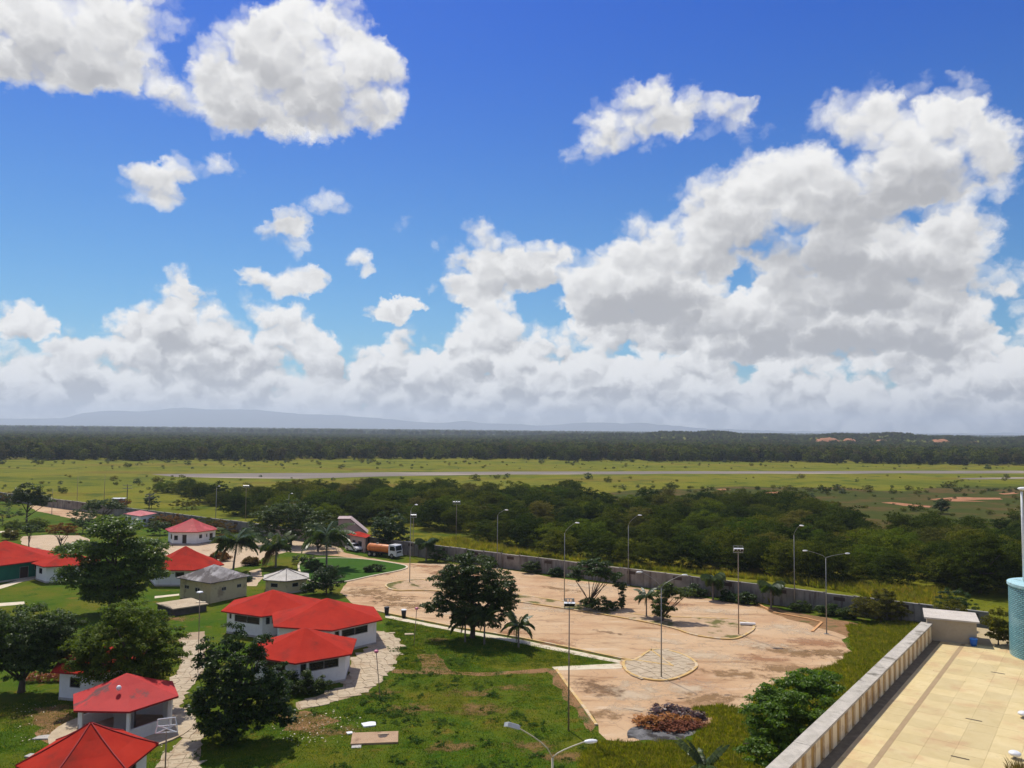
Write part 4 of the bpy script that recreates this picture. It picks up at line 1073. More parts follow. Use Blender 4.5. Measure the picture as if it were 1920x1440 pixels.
# hedges and shrubs by the wall
WALLB = [(824,1054,1.6,3.2,'tall dark creeper clump on the wall left of the lot'),(870,1060,1.3,1.9,'dark shrub at the wall behind the road tree'),(918,1064,1.4,2.0,'second dark shrub at the wall behind the road tree'),(996,1075,1.5,2.4,'rounded dark shrub against the middle of the perimeter wall'),(1042,1081,1.2,1.6,'low shrub just right of the rounded wall shrub'),
 (1302,1119,1.6,1.9,'spreading dark shrub at the wall behind the twin lamp post'),(1368,1128,1.5,1.7,'dark shrub at the wall behind the floodlight mast'),(1402,1133,1.4,1.9,'dark shrub at the wall left of the shaggy palm'),(1500,1147,1.5,1.4,'low dark shrub at the wall above the orange kerb'),(1556,1154,1.6,1.6,'dark shrub at the wall behind the rightmost twin lamp'),(1592,1160,1.3,1.5,'last low dark shrub at the right end of the wall')]
for k, (x, y, r, h, lab) in enumerate(WALLB):
    tree('wall_shrub', lab, B(x, y), [(0,0,h*.5,r,r*.7,h*.5),(r*.5,0,h*.35,r*.7,r*.6,h*.35),(-r*.5,0,h*.4,r*.7,r*.6,h*.4)], 70, 34, 0.42, 0.2, L_deep, 140 + k, h * .5, 0.06, 'shrubs along the wall', cat='shrub')
YEL = [(300,986,2.2,2.2,L_olive,'yellowish bush left of the far red roofed house'),(322,986,2.6,2.6,L_rust,'russet bush at the wall behind the far red roofed house'),(378,993,2.4,2.6,L_olive,'olive bush right behind the far red roof'),(418,1000,2.4,2.7,L_rust,'russet bush at the wall right of the far red roof'),(350,955,2.8,2.8,L_olive,'olive bush beyond the wall above the far red roof'),(228,952,2.0,2.6,L_rust,'red brown bush beyond the wall at far left'),(284,953,1.7,4.6,L_deep,'small dark conical tree beyond the wall at far left'),(12,945,2.6,3.2,L_rust,'russet bush by the wall at the left edge'),(5,985,4.0,5.2,L_mid,'green bush mass at the left edge above the green house'),(30,1000,1.8,3.0,L_lime,'light green bush at the left end of the sandy yard'),(160,975,2.6,3.0,L_mid,'green bush in front of the pink apron'),(455,955,2.4,2.6,L_mid,'green bush beyond the wall left of the acacia')]
for k, (x, y, r, h, lm, lab) in enumerate(YEL):
    r, h = r * 1.4, h * 1.15
    tree('garden_bush', lab, B(x, y), [(0,0,h*.55,r,r*.8,h*.45),(r*.5,0,h*.35,r*.7,r*.6,h*.35),(-r*.6,0,h*.4,r*.7,r*.6,h*.4)], 80, 30, 0.5, 0.26, lm, 160 + k, h * .5, 0.08, 'bushes around the far houses', cat='bush')
for k, (x, y, r, h, lab) in enumerate([(690,1074,.8,1.1,'small dark shrub on the triangular lawn'),(706,1072,1.5,1.2,'wider dark shrub on the triangular lawn'),(570,1058,2.6,1.5,'dark clipped hedge at the edge of the triangular lawn')]):
    tree('lawn_shrub', lab, B(x, y), [(0,0,h*.55,r,r*.6,h*.5)], 50, 30, 0.35, 0.18, L_deep, 180 + k, h * .5, 0.05, cat='shrub')
for k, (x, y, r, h, lm, lab) in enumerate([(1812,1172,1.6,3.0,L_olive,'olive bush behind the concrete box'),(1872,1190,1.3,3.4,L_olive,'feathery bush between the concrete box and blue tiled tower'),(1790,1150,2.4,3.4,L_mid,'green bush beyond the terrace left of the blue tower')]):
    zt = 5.0 if k < 2 else 0.0
    t = tree('terrace_bush', lab, G(x, y + (18 if k < 2 else 0), zt), [(0,0,h*.55,r,r*.8,h*.5),(r*.5,0,h*.3,r*.8,r*.7,h*.3)], 90, 40, 0.4, 0.17, lm, 190 + k, h * .5, 0.06, cat='bush')
    t.location.z = zt
    if k == 0: t.location = (45.5, 84.0, 4.9)
hl = G(95, 1278)
hedge = thing('flower_hedge', 'low clipped hedge with orange leaves under the left shade tree', 'hedge', (hl.x, hl.y, 0), 0.12)
link('crown', crown_mesh('hedge_crown', 200, [(x, 0, .45, .7, .5, .5) for x in (-2, -1.2, -.4, .4, 1.2, 2)], 110, 34, 0.28, 0.14, leafmat('orange_leaf', (0.20, 0.07, 0.02), (0.32, 0.13, 0.03), 0.3), 0.7), hedge)

# ---- palms
def frond_mesh(name, seed, L, droop, m, nl=26, wl=0.85, lw=0.075, up=0.6):
    rng = np.random.default_rng(seed)
    V = []
    pts = []
    for k in range(nl + 1):
        t = k / nl
        x = L * (t - 0.12 * droop * t * t)
        z = L * (up * t - droop * t * t)
        pts.append(np.array([x, 0, z]))
    for k in range(nl):
        p, q = pts[k], pts[k + 1]
        V += [p + [0, .025, 0], p - [0, .025, 0], q - [0, .02, 0], q + [0, .02, 0]]
        t = (k + 0.5) / nl
        if t < 0.1: continue
        ll = wl * math.sin(math.pi * min(1, 0.18 + 0.82 * t)) ** 0.6 * rng.uniform(0.85, 1.1)
        for s in (-1, 1):
            d = np.array([0.45, s * 0.85, -0.25 - 0.5 * rng.random()]); d /= np.linalg.norm(d)
            tip = p + d * ll; tip[2] -= 0.25 * ll
            w = np.array([lw, 0, 0.0])
            V += [p - w, p + w, p + d * ll * 0.6 + w * 0.9, tip]
    return quads_mesh(name, np.array(V), m)
def palm(name, label, base, h, L, n, seed, droop=0.75, up=0.55, tr=0.16, m=None, dry=2, lean=(0, 0), group=None, wl=1.15, z0=0.0, lw=0.13):
    t = thing(name, label, 'palm', (base[0], base[1], z0), 0, group)
    rg = random.Random(seed)
    top = Vector((lean[0], lean[1], h))
    MB().tube([(0,0,-.1), (0,0,.1), top * .35 + Vector((lean[0]*-.1, 0, 0)), top * .7, top], [tr*1.5, tr*1.2, tr, tr*.9, tr*.85], 9).build('trunk', M_palmbark, t, True)
    me = [frond_mesh('frond', seed + k, L, droop * f, m or L_palm, wl=wl, up=up * u, lw=lw) for k, (f, u) in enumerate(((1, 1), (1.15, .8), (.8, 1.5)))]
    md = frond_mesh('dry_frond', seed + 9, L * 0.8, droop * 1.5, L_palmdry, wl=wl, up=0.1, lw=lw)
    for k in range(n):
        a = 2 * math.pi * k / n * 2.618 / 1.0 + rg.uniform(-.2, .2)
        i = 2 if k % 3 == 0 else k % 2
        s = rg.uniform(0.8, 1.1)
        link('frond', me[i], t, top, (rg.uniform(-.25, .25), rg.uniform(-.2, .2), a), (s, s, s))
    for k in range(dry):
        link('frond', md, t, top - Vector((0, 0, .15)), (0, 0, rg.uniform(0, 6.28)))
    return t
GP = 'coconut palms by the forecourt'
palm('coconut_palm', 'left coconut palm leaning by the forecourt with drooping fronds', B(437,1073), 5.2, 4.5, 34, 301, 0.8, 0.62, lean=(.5, 0), group=GP)
palm('coconut_palm', 'middle coconut palm with browning lower fronds behind the grey roofed hut', B(517,1064), 3.7, 3.8, 30, 302, 0.8, 0.8, dry=4, group=GP)
palm('coconut_palm', 'right coconut palm with the longest hanging fronds by the triangular lawn', B(612,1066), 5.6, 5.2, 34, 303, 0.95, 0.7, dry=0, group=GP)
GA = 'small plump palms along the lot'
palm('christmas_palm', 'small arching palm on the lawn right of the road tree', B(972,1214), 2.4, 2.25, 18, 311, 1.0, 0.9, 0.10, dry=0, group=GA, wl=0.5)
palm('christmas_palm', 'small arching palm in the median left of the twin lamp', B(1212,1157), 2.7, 1.95, 18, 312, 1.0, 0.85, 0.09, dry=0, group=GA, wl=0.42)
palm('christmas_palm', 'silvery palm under the left side of the road tree', B(872,1204), 2.2, 2.25, 18, 313, 0.95, 0.9, 0.10, dry=0, group=GA, wl=0.5)
palm('christmas_palm', 'silvery palm under the right side of the road tree', B(908,1208), 2.9, 2.35, 18, 314, 0.95, 0.9, 0.10, dry=0, group=GA, wl=0.5)
GD = 'dark shaggy palms at the wall'
palm('shaggy_palm', 'shaggy dark palm at the wall behind the truck', B(799,1052), 3.4, 2.4, 16, 321, 1.1, 0.7, 0.14, dry=0, group=GD)
palm('shaggy_palm', 'shaggy dark palm at the wall left of the floodlight mast', B(1337,1125), 3.2, 1.9, 16, 322, 1.1, 0.7, 0.12, dry=0, group=GD)
palm('shaggy_palm', 'shaggy dark palm at the wall right of the floodlight mast', B(1446,1140), 3.0, 1.9, 16, 323, 1.1, 0.7, 0.12, dry=0, group=GD)
palm('foreground_palm', 'dark low palm with strap leaves at the bottom edge near the parapet', B(1322,1462), 0.9, 2.1, 16, 331, 0.75, 1.0, 0.14, dry=0, wl=0.42, lw=0.10)

# ================================================================== buildings
def facet(mb, a, b, z0, z1, ops, th=0.18, m=0):
    """wall from a to b (2D, interior on the left), with openings (s0, s1, zb, zt)"""
    a, b = Vector(a), Vector(b); L = (b - a).length
    M = Matrix.Translation((a.x, a.y, 0)) @ Matrix.Rotation(math.atan2((b-a).y, (b-a).x), 4, 'Z')
    s = 0.0
    for (s0, s1, zb, zt) in sorted(ops):
        if s0 > s: mb.box(s, s0, 0, th, z0, z1, m, M)
        if zb > z0: mb.box(s0, s1, 0, th, z0, zb, m, M)
        if zt < z1: mb.box(s0, s1, 0, th, zt, z1, m, M)
        s = s1
    if s < L: mb.box(s, L, 0, th, z0, z1, m, M)
    return M
def window(parent, M, s0, s1, zb, zt, split=1, name='window', pane=None, frame=None):
    f = MB(); w = 0.05
    f.box(s0, s1, -0.025, 0.06, zb - 0.002, zb + w, 0, M); f.box(s0, s1, -0.025, 0.06, zt - w, zt + 0.002, 0, M)
    f.box(s0 - .002, s0 + w, -0.023, 0.058, zb + w, zt - w, 0, M); f.box(s1 - w, s1 + .002, -0.023, 0.058, zb + w, zt - w, 0, M)
    for k in range(1, split):
        x = s0 + (s1 - s0) * k / split; f.box(x - w/2, x + w/2, -0.02, 0.055, zb + w, zt - w, 0, M)
    wo_ = f.build(name, frame or M_frame, parent)
    MB().box(s0 + .01, s1 - .01, 0.08, 0.10, zb + .01, zt - .01, 0, M).build('pane', pane or M_dark, wo_)
    nl = max(0, int((zt - zb) / 0.22)) if name == 'window' else 0
    if nl > 1:
        g = MB()
        for k in range(1, nl): 
            z = zb + (zt - zb) * k / nl; g.box(s0 + w, s1 - w, 0.045, 0.075, z - 0.012, z + 0.012, 0, M)
        g.build('louvre', M_shade, wo_)
    return wo_
def hexpts(R_, rot, n=6): return [Vector((math.cos(rot + 2*math.pi*k/n) * R_, math.sin(rot + 2*math.pi*k/n) * R_)) for k in range(n)]
def hex_roof(parent, R_, rot, ze, za, m=None, n=6, caps=True, edge=None, thick=0.14):
    P = hexpts(R_, rot, n); mb = MB()
    rings = [(1.0, ze), (0.66, ze + (za - ze) * 0.30), (0.33, ze + (za - ze) * 0.635), (0.02, za)]
    vs, fs = [], []
    for q, z in rings: vs += [(p.x * q, p.y * q, z) for p in P]
    for j in range(3):
        for i in range(n): fs.append((j*n+i, j*n+(i+1) % n, (j+1)*n+(i+1) % n, (j+1)*n+i))
    fs.append(tuple(3*n + i for i in range(n)))
    mb.add(vs, fs)
    lo = [(p.x * 0.97, p.y * 0.97, ze - thick) for p in P]
    mb.add(lo, [tuple(range(n - 1, -1, -1))])
    r = mb.build('roof', m or M_roof, parent)
    e = MB()
    for i in range(n):
        a, b = P[i], P[(i + 1) % n]
        a2, b2 = a * 0.97, b * 0.97
        e.add([(a.x, a.y, ze - .002), (b.x, b.y, ze - .002), (b.x, b.y, ze - thick), (a.x, a.y, ze - thick), (a2.x, a2.y, ze - thick), (b2.x, b2.y, ze - thick)], [(0, 3, 2, 1), (3, 4, 5, 2)])
    e.build('fascia', edge or M_roofd, r)
    if caps:
        for i in range(n):
            pts = [(P[i].x * q, P[i].y * q, z + 0.02) for q, z in rings]
            MB().tube(pts, 0.055, 5).build('ridge_cap', edge or M_roofd, r)
    return r
def hex_house(name, label, c, R_, rot, ze, za, spec, wallm=None, roofm=None, ov=0.75, group='red roofed garden houses', caps=True, edge=None, door=None):
    """spec: {facet: [(f0, f1, zb, zt, split)]}, fractions of the facet length"""
    t = thing(name, label, 'house', (c.x, c.y, 0), 0, group)
    P = hexpts(R_ - ov, rot)
    for i in range(6):
        a, b = P[i], P[(i + 1) % 6]
        L = (b - a).length
        ops = [(f0 * L, f1 * L, zb, zt) for (f0, f1, zb, zt, *_) in spec.get(i, [])]
        mb = MB()
        M = facet(mb, a, b, 0, ze - 0.02, ops)
        mb.box(0.0, L, -0.03, -0.001, 0, 0.25, 1, M)
        w = mb.build('wall', [wallm or M_white, M_conc], t)
        for (f0, f1, zb, zt, sp_, *k) in spec.get(i, []):
            window(w, M, f0 * L, f1 * L, zb, zt, sp_, k[0] if k else 'window', M_shade if k else None)
    hex_roof(t, R_, rot, ze, za, roofm, caps=caps, edge=edge)
    return t
STRIP = [(.07, .16, 1.6, 2.4, 1), (.20, .80, 1.6, 2.4, 2)]
FRONT = [(.22, .92, 1.55, 2.4, 2), (.07, .13, 1.8, 2.4, 1)]
DOOR = (.40, .58, 0.0, 2.05, 1, 'door')
hex_house('garden_house', 'rear left of the three joined white houses, red hexagonal roof', G(511, 1134, 2.75), 6.3, R(-85), 2.75, 4.6, {5: FRONT, 4: [(.6, .9, 1.75, 2.35, 1)], 0: STRIP}, caps=False)
hex_house('garden_house', 'rear right of the three joined white houses, red roof reaching towards the lot', G(612, 1155, 2.85), 7.0, R(-72), 2.85, 4.9, {0: [(.07, .17, 1.6, 2.45, 1), (.22, .80, 1.6, 2.45, 2)], 5: [(.25, .85, 1.8, 2.3, 2)], 1: [DOOR]}, caps=False)
hex_house('garden_house', 'front one of the three joined white houses, nearest the pink globe lamp', G(571, 1213, 2.75), 5.75, R(-84), 2.75, 4.7, {0: [(.08, .20, 1.55, 2.4, 1), (.25, .86, 1.55, 2.4, 2)], 5: [(.22, .74, 1.55, 2.4, 2)]}, caps=False)
hex_house('garden_house', 'green walled house with a wide red roof at the left edge', G(8, 1046, 2.8), 8.3, R(-62), 2.8, 5.6, {5: [(.2, .7, 1.2, 2.1, 2)], 0: [DOOR, (.7, .9, 1.3, 2.1, 1)]}, M_green, caps=False)
hex_house('garden_house', 'small white walled house tucked behind the almond tree beside the green one', G(124, 1053, 2.7), 5.0, R(-100), 2.7, 4.4, {4: [(.3, .6, 1.2, 2.1, 1)], 5: [(.3, .6, 1.2, 2.1, 1)]}, caps=False)
hex_house('garden_house', 'red roofed white house right of the almond tree, behind the beige building', G(347, 1058, 2.6), 6.3, R(-58), 2.6, 5.5, {5: [(.2, .4, 1.4, 2.2, 1), (.55, .8, 1.4, 2.2, 1)], 0: [(.3, .6, 1.4, 2.2, 1)]}, caps=False)
hex_house('garden_house', 'farthest white house with a dark red hip roof across the forecourt', G(360, 992, 2.7), 5.75, R(-57), 2.7, 5.0, {5: [(.06, .22, .9, 1.9, 1), DOOR], 0: [(.12, .28, 1.2, 2.0, 1), (.5, .56, 1.3, 2.0, 1), (.68, .86, .9, 2.0, 1)], 4: [(.6, .9, 1.0, 2.0, 1)]}, roofm=surf('deep_red_roof', (0.30, 0.012, 0.014), (0.42, 0.022, 0.025), 0.5, (0.50, 0.05, 0.06), 0.25, (0.55, 0.65), rough=0.7), caps=False)
hex_house('garden_house', 'white house hidden under the yellow green tree, only a red roof corner showing', G(188, 1240, 2.7), 4.3, R(-70), 2.7, 4.4, {5: [(.3, .6, 1.2, 2.1, 1)], 0: [(.3, .6, 1.2, 2.1, 1)]}, caps=False)
hex_house('garden_house', 'white house at the bottom left corner, red roof with dark ridge strips', G(168, 1414, 2.7), 4.3, R(-33), 2.7, 4.75, {5: [(.2, .7, 1.2, 2.2, 2)], 0: [(.3, .6, 1.2, 2.1, 1)]}, caps=True)
hex_house('garden_hut', 'low hut with a pale grey six sided roof beside the round bush', G(537, 1081, 2.0), 3.9, R(-75), 2.0, 3.2, {5: [(.25, .6, .9, 1.5, 1)], 0: [(.3, .6, .9, 1.5, 1)]}, M_beige, M_roofl, ov=0.45, group='plain outbuildings', caps=True, edge=M_roofg)

# open shelter
sc_ = G(236, 1303, 2.75)
sh = thing('garden_shelter', 'open sided shelter with a stained red six sided roof on a round plinth', 'shelter', (sc_.x, sc_.y, 0))
ROT = R(-61)
hr = hex_roof(sh, 4.4, ROT, 2.75, 4.5, surf('stained_red_roof', (0.38, 0.016, 0.014), (0.48, 0.028, 0.022), 0.6, (0.12, 0.045, 0.040), 0.28, (0.58, 0.66), rough=0.75), caps=False)
MB().ball((0.35, -2.0, 3.95), .2, .2, .22).build('roof_vent', M_lampw, hr, True)
me_pp = MB().box(-.12, .12, -.12, .12, 0.12, 2.65).mesh('post', M_white)
for p in hexpts(3.75, ROT): link('post', me_pp, sh, (p.x, p.y, 0))
PH = hexpts(3.72, ROT)
for i in (1, 2): 
    mb = MB(); facet(mb, PH[i], PH[(i + 1) % 6], 0.12, 2.6, []); mb.build('wall', M_white, sh)
for i in (0, 3):
    mb = MB(); facet(mb, PH[i], PH[(i + 1) % 6], 0.12, 1.05, []); mb.build('half_wall', M_white, sh)
MB().box(-.75, .75, -.6, .6, 0.12, 2.55).build('kiosk', surf('grey_kiosk', (0.30, 0.30, 0.29), (0.38, 0.38, 0.37), 1), sh, loc=(0.1, -.2, 0), rot=(0, 0, .3))
mb = MB().box(-.9, .9, -.4, .4, .80, .86)
mb.box(-.8, -.7, -.3, .3, .12, .80); mb.box(.7, .8, -.3, .3, .12, .80)
mb.build('counter', M_slab, sh, loc=(-2.1, -1.4, 0), rot=(0, 0, .5))
pl = hexpts(5.5, 0, 28)
MB().prism([(p.x, p.y) for p in pl], 0.0, 0.12).build('plinth', M_slab, sh)

def quad_building(name, label, a, b, c, h, wallm, roofm, za, spec, ov=0.5, group='plain outbuildings', flat=False):
    """a = near corner, b = left corner, c = right corner (on the ground)"""
    a, b, c = Vector(a[:2]), Vector(b[:2]), Vector(c[:2]); d = b + c - a
    o = (a + d) / 2
    t = thing(name, label, 'building', (o.x, o.y, 0), 0, group)
    P = [q - o for q in (b, a, c, d)]
    for i in range(4):
        p, q = P[i], P[(i + 1) % 4]; L = (q - p).length
        mb = MB(); M = facet(mb, p, q, 0, h - .02, [(f0*L, f1*L, zb, zt) for (f0, f1, zb, zt, *_) in spec.get(i, [])])
        w = mb.build('wall', wallm, t)
        for (f0, f1, zb, zt, sp_, *k) in spec.get(i, []): window(w, M, f0*L, f1*L, zb, zt, sp_, k[0] if k else 'window', M_shade if k else None)
    E = [p + p.normalized() * ov * 1.3 for p in P]
    if flat:
        mb = MB().prism([(e.x, e.y) for e in E], h, h + .18); mb.build('roof', roofm, t)
    else:
        mb = MB(); ctr = Vector((0, 0))
        rings = [(1, h), (.6, h + (za-h)*.38), (.25, h + (za-h)*.76), (.02, za)]
        vs, fs = [], []
        for qq, z in rings: vs += [(e.x*qq, e.y*qq, z) for e in E]
        for j in range(3):
            for i in range(4): fs.append((j*4+i, j*4+(i+1) % 4, (j+1)*4+(i+1) % 4, (j+1)*4+i))
        fs += [(12, 13, 14, 15), (3, 2, 1, 0)]
        mb.add(vs, fs).build('roof', roofm, t)
        e2 = MB()
        for i in range(4):
            p, q = E[i], E[(i+1) % 4]
            e2.add([(p.x, p.y, h - .002), (q.x, q.y, h - .002), (q.x, q.y, h - .12), (p.x, p.y, h - .12)], [(0, 3, 2, 1)])
        e2.build('fascia', M_roofg, t)
    return t
quad_building('beige_building', 'square beige building with a weathered dark slate roof', G(394,1132), G(337,1121), G(462,1117), 2.95, M_beige, M_roofg, 4.7,
  {0: [(.15, .30, 1.5, 2.0, 2), (.50, .66, 1.3, 1.9, 2)], 1: [(.30, .42, 1.45, 1.95, 2), (.72, .84, 1.45, 1.95, 2)]}, 0.45)
quad_building('far_outbuilding', 'small white building with a faded pink roof behind the almond tree', G(262,990), G(234,985), G(290,984), 2.9, M_white, M_roofp, 3.7, {0: [(.2, .4, .8, 2.0, 1), (.6, .8, 1.2, 2.0, 1)], 1: [(.2, .4, 1.2, 2.0, 1), (.6, .8, 1.2, 2.0, 1)]}, 0.4)
quad_building('gatehouse', 'pinkish gatehouse with a small red roof beside the parked white car', G(684,1036), G(656,1030), G(690,1031), 3.0, M_pink, M_roof, 3.7, {0: [(.15, .38, 0.0, 2.1, 1, 'door'), (.55, .8, 1.0, 2.1, 1)]}, 0.5)
# tall gable wall behind the gatehouse
gb = G(662, 1020)
gt = thing('gable_shed', 'grey pink shed with a sloping roof behind the gatehouse', 'building', (gb.x, gb.y, 0), 0.15, 'plain outbuildings')
za_ = zat(636, 972, gb.y); zc_ = zat(686, 1000, gb.y)
mb = MB().add([(-3.2,0,0),(2.8,0,0),(2.8,0,zc_),(-.8,0,za_-.2),(-3.2,0,za_-.2),(-3.2,5,0),(2.8,5,0),(2.8,5,zc_),(-.8,5,za_-.2),(-3.2,5,za_-.2)],
   [(0,1,2,3,4),(9,8,7,6,5),(1,6,7,2),(0,4,9,5)])
mb.build('wall', M_pink, gt)
MB().add([(-3.4,-.2,za_),(-.7,-.2,za_),(3.1,-.2,zc_),(-3.4,5.2,za_),(-.7,5.2,za_),(3.1,5.2,zc_)],[(0,1,4,3),(1,2,5,4)]).build('roof', surf('pinkish_roof', (0.36,0.26,0.24), (0.46,0.36,0.33), .6), gt)
# raised concrete tank in front of the beige building
tk = PX((292,1131),(324,1142),(391,1132),(359,1121), z=1.0)
tc_ = sum((Vector(p) for p in tk), Vector()) / 4
tko = thing('water_tank', 'low rectangular concrete tank with a pale slab lid on the lawn', 'tank', (tc_.x, tc_.y, 0))
pq = [(p.x - tc_.x, p.y - tc_.y) for p in tk]
MB().prism([(x * .93, y * .93) for x, y in pq], 0, .88).build('tank_wall', surf('dark_mouldy_concrete', (0.05,0.045,0.04), (0.10,0.09,0.08), 1), tko)
MB().prism(pq, .88, 1.02).build('lid', M_slab, tko)
MB().box(-.6, .6, -.25, .25, 1.02, 1.10).build('hatch', M_kerbw, tko, loc=(2.3, .6, 0))
wh = G(222, 951)
wt = thing('white_hut', 'tiny hut with a pale flat roof beyond the wall at far left', 'hut', (wh.x, wh.y, 0), 0.2, 'plain outbuildings')
MB().box(-1.6, 1.6, -1.2, 1.2, 0, 2.6).build('wall', M_conc, wt); MB().box(-1.9, 1.9, -1.5, 1.5, 2.6, 2.75).build('roof', M_lampw, wt)

# ================================================================== terrace of the viewer's own building
TZ = 5.0
TA, TB = G(1520, 1440, TZ), G(1743, 1200, TZ)
td = (TB - TA); td.z = 0; TL = td.length; td.normalize(); tn = Vector((td.y, -td.x, 0))     # tn points onto the terrace
tang = math.atan2(td.y, td.x)
T0 = -32.0                                              # the terrace runs on behind the frame
ter = link('terrace', None, None, (TA.x, TA.y, 0), (0, 0, tang)); ter['kind'] = 'structure'
# local axes: x along the parapet, y = towards the land (left), so the terrace lies at y < 0
M_terr = surf('terrace_bed', (0.38, 0.29, 0.15), (0.46, 0.36, 0.2), 1.0, rough=0.95)
MB().box(T0, TL + 9, -34, 1.2, 0.0, TZ - 0.03).build('podium', M_terr, ter)
def tile_mat(name, k):
    return surf(name, tuple(x * k for x in (0.55, 0.425, 0.20)), tuple(x * k for x in (0.62, 0.50, 0.265)), 0.7, tuple(x * k for x in (0.54, 0.37, 0.19)), 0.22, (0.52, 0.66), rough=0.8, bump=0.25, bdist=0.006, spec=0.25)
M_tiles = [tile_mat('terrace_tile', 1.0), tile_mat('terrace_tile_pale', 1.06), tile_mat('terrace_tile_worn', 0.93)]
M_band = surf('tile_band', (0.33, 0.23, 0.12), (0.40, 0.29, 0.16), 1.2, rough=0.85)
M_shadow_stain = surf('stained_shadow', (0.12, 0.10, 0.065), (0.24, 0.20, 0.13), 1.6, rough=1)  # dark colour stands in for the parapet's shadow, plus some stain
TS = 1.7
tme = MB().box(0.005, TS - .005, 0.005, TS - .005, -0.05, 0.0).mesh('tile', M_tiles[0])
tmes = []
for m in M_tiles:
    q = tme.copy(); q.materials.clear(); q.materials.append(m); tmes.append(q)
rgt = random.Random(9)
Mi = Matrix.Rotation(-tang, 3, 'Z')
def tloc(px, py, z=TZ):
    p = Mi @ (G(px, py, z) - TA); return p.x, p.y
band_y = tloc(1700, 1372)[1]
cnt = 0
yy = -0.95
rows_y = []
while yy > -17.5:
    if yy - TS < band_y < yy and 'b' not in [r[2] for r in rows_y]:
        rows_y.append((yy - .34, .34, 'b')); yy -= .34
    rows_y.append((yy - TS, TS, 't')); yy -= TS
for (y0, hgt, kd) in rows_y:
    x = -9.0
    while x < TL - 0.6:
        w = TS
        # only where the view falls
        pw = Matrix.Rotation(tang, 3, 'Z') @ Vector((x + w, y0 + hgt / 2, 0)) + TA
        if pw.y > 20 and pw.x / pw.y < 0.69:
            if kd == 't':
                link('tile', rgt.choice(tmes), ter, (x, y0, TZ + rgt.uniform(-.003, .003))); cnt += 1
            else:
                MB().box(0.006, w - .006, .006, hgt - .006, -.05, 0).build('band_tile', M_band, ter, loc=(x, y0, TZ + .001))
        x += w
print('tiles', cnt)
MB().box(T0, -9.0, -34, -.95, TZ - .029, TZ - .004).build('terrace_bed', M_tiles[0], ter)
MB().box(T0, TL + .1, -.95, -.25, TZ - .028, TZ - .02).build('stained_shadow_strip', M_shadow_stain, ter)  # parapet's cast shadow painted as a dark strip, with some stain
for (x, y) in ((1826, 1350), (1800, 1421), (1871, 1262), (1712, 1390)):
    lx, ly = tloc(x, y)
    if x != 1712: MB().box(-.06, .06, -.5, .5, .004, .022).build('drain_slot', M_shade, ter, loc=(lx, ly, TZ), rot=(0, 0, 0))
# parapet: ochre wall with pale pilasters and a broad mossy coping
par = thing('parapet', 'terrace parapet with pale and ochre vertical stripes under a mossy grey coping', 'parapet', (TA.x, TA.y, TZ), tang)
PHT = 1.62
M_och = surf('ochre_render', (0.46, 0.27, 0.085), (0.56, 0.35, 0.12), 0.9, (0.34, 0.19, 0.07), .5, rough=0.9)
M_pil = surf('cream_render', (0.84, 0.66, 0.40), (0.90, 0.75, 0.50), 0.9, (0.50, 0.34, 0.20), .4, (0.5, 0.7), rough=0.9)
MB().box(T0, TL - .2, -.13, .62, -TZ, PHT - .1).build('parapet_wall', M_och, par)
me_pil = MB().box(0, .88, -.26, -.128, 0, PHT - .1).mesh('pilaster', M_pil)
x = -7.0
while x < TL - .6:
    link('pilaster', me_pil, par, (x, 0, 0)); x += 1.8
M_cop = surf('mossy_coping', (0.36, 0.325, 0.265), (0.54, 0.49, 0.41), 1.3, (0.13, 0.115, 0.085), .55, (0.52, 0.70), rough=0.95, bump=0.6, bdist=0.03)
x = T0
while x < TL - .3:
    w = 3.1
    MB().box(.008, min(w, TL - .2 - x) - .008, -.32, .68, PHT - .1, PHT + .06).build('coping_slab', M_cop, par, loc=(x, 0, rgt.uniform(-.012, .012))); x += w
# concrete box at the far end
bx = thing('concrete_box', 'plain concrete box room with a flat slab roof at the end of the parapet', 'outbuilding', (TA.x, TA.y, TZ), tang)
c1 = tloc(1740, 1200); c2 = tloc(1832, 1210)
ex_, ey_ = c2[0] - c1[0], c2[1] - c1[1]
bo = link('box_room', MB().box(0, math.hypot(ex_, ey_), 0, 4.0, 0, 2.08).mesh('box_room', surf('brown_concrete', (0.37, 0.305, 0.21), (0.46, 0.385, 0.275), .8, (0.28, 0.22, 0.15), .4)), bx, (c1[0], c1[1], 0), (0, 0, math.atan2(ey_, ex_)))
lw_ = math.hypot(ex_, ey_)
link('roof_slab', MB().box(-.3, lw_ + .25, -.2, 4.3, 2.08, 2.22).mesh('roof_slab', surf('pale_slab', (0.48, 0.42, 0.35), (0.60, 0.54, 0.46), .8, (0.34, 0.28, 0.22), .5)), bx, (c1[0], c1[1], 0), (0, 0, math.atan2(ey_, ex_)))
bk = G(1824, 1207, TZ)
bu = thing('blue_bin', 'blue plastic bin standing in front of the concrete box', 'bin', (bk.x - .35, bk.y - .75, TZ + .005))
M_blue = plain('blue_plastic', (0.02, 0.13, 0.50), .4)
MB().tube([(0,0,0),(0,0,.30),(0,0,.62)], [.26,.30,.34], 16).build('body', M_blue, bu, True)
MB().tube([(0,0,.62),(0,0,.66),(0,0,.70)], [.37,.37,.33], 16).build('rim', plain('light_blue_plastic', (0.05, 0.25, 0.70), .35), bu)
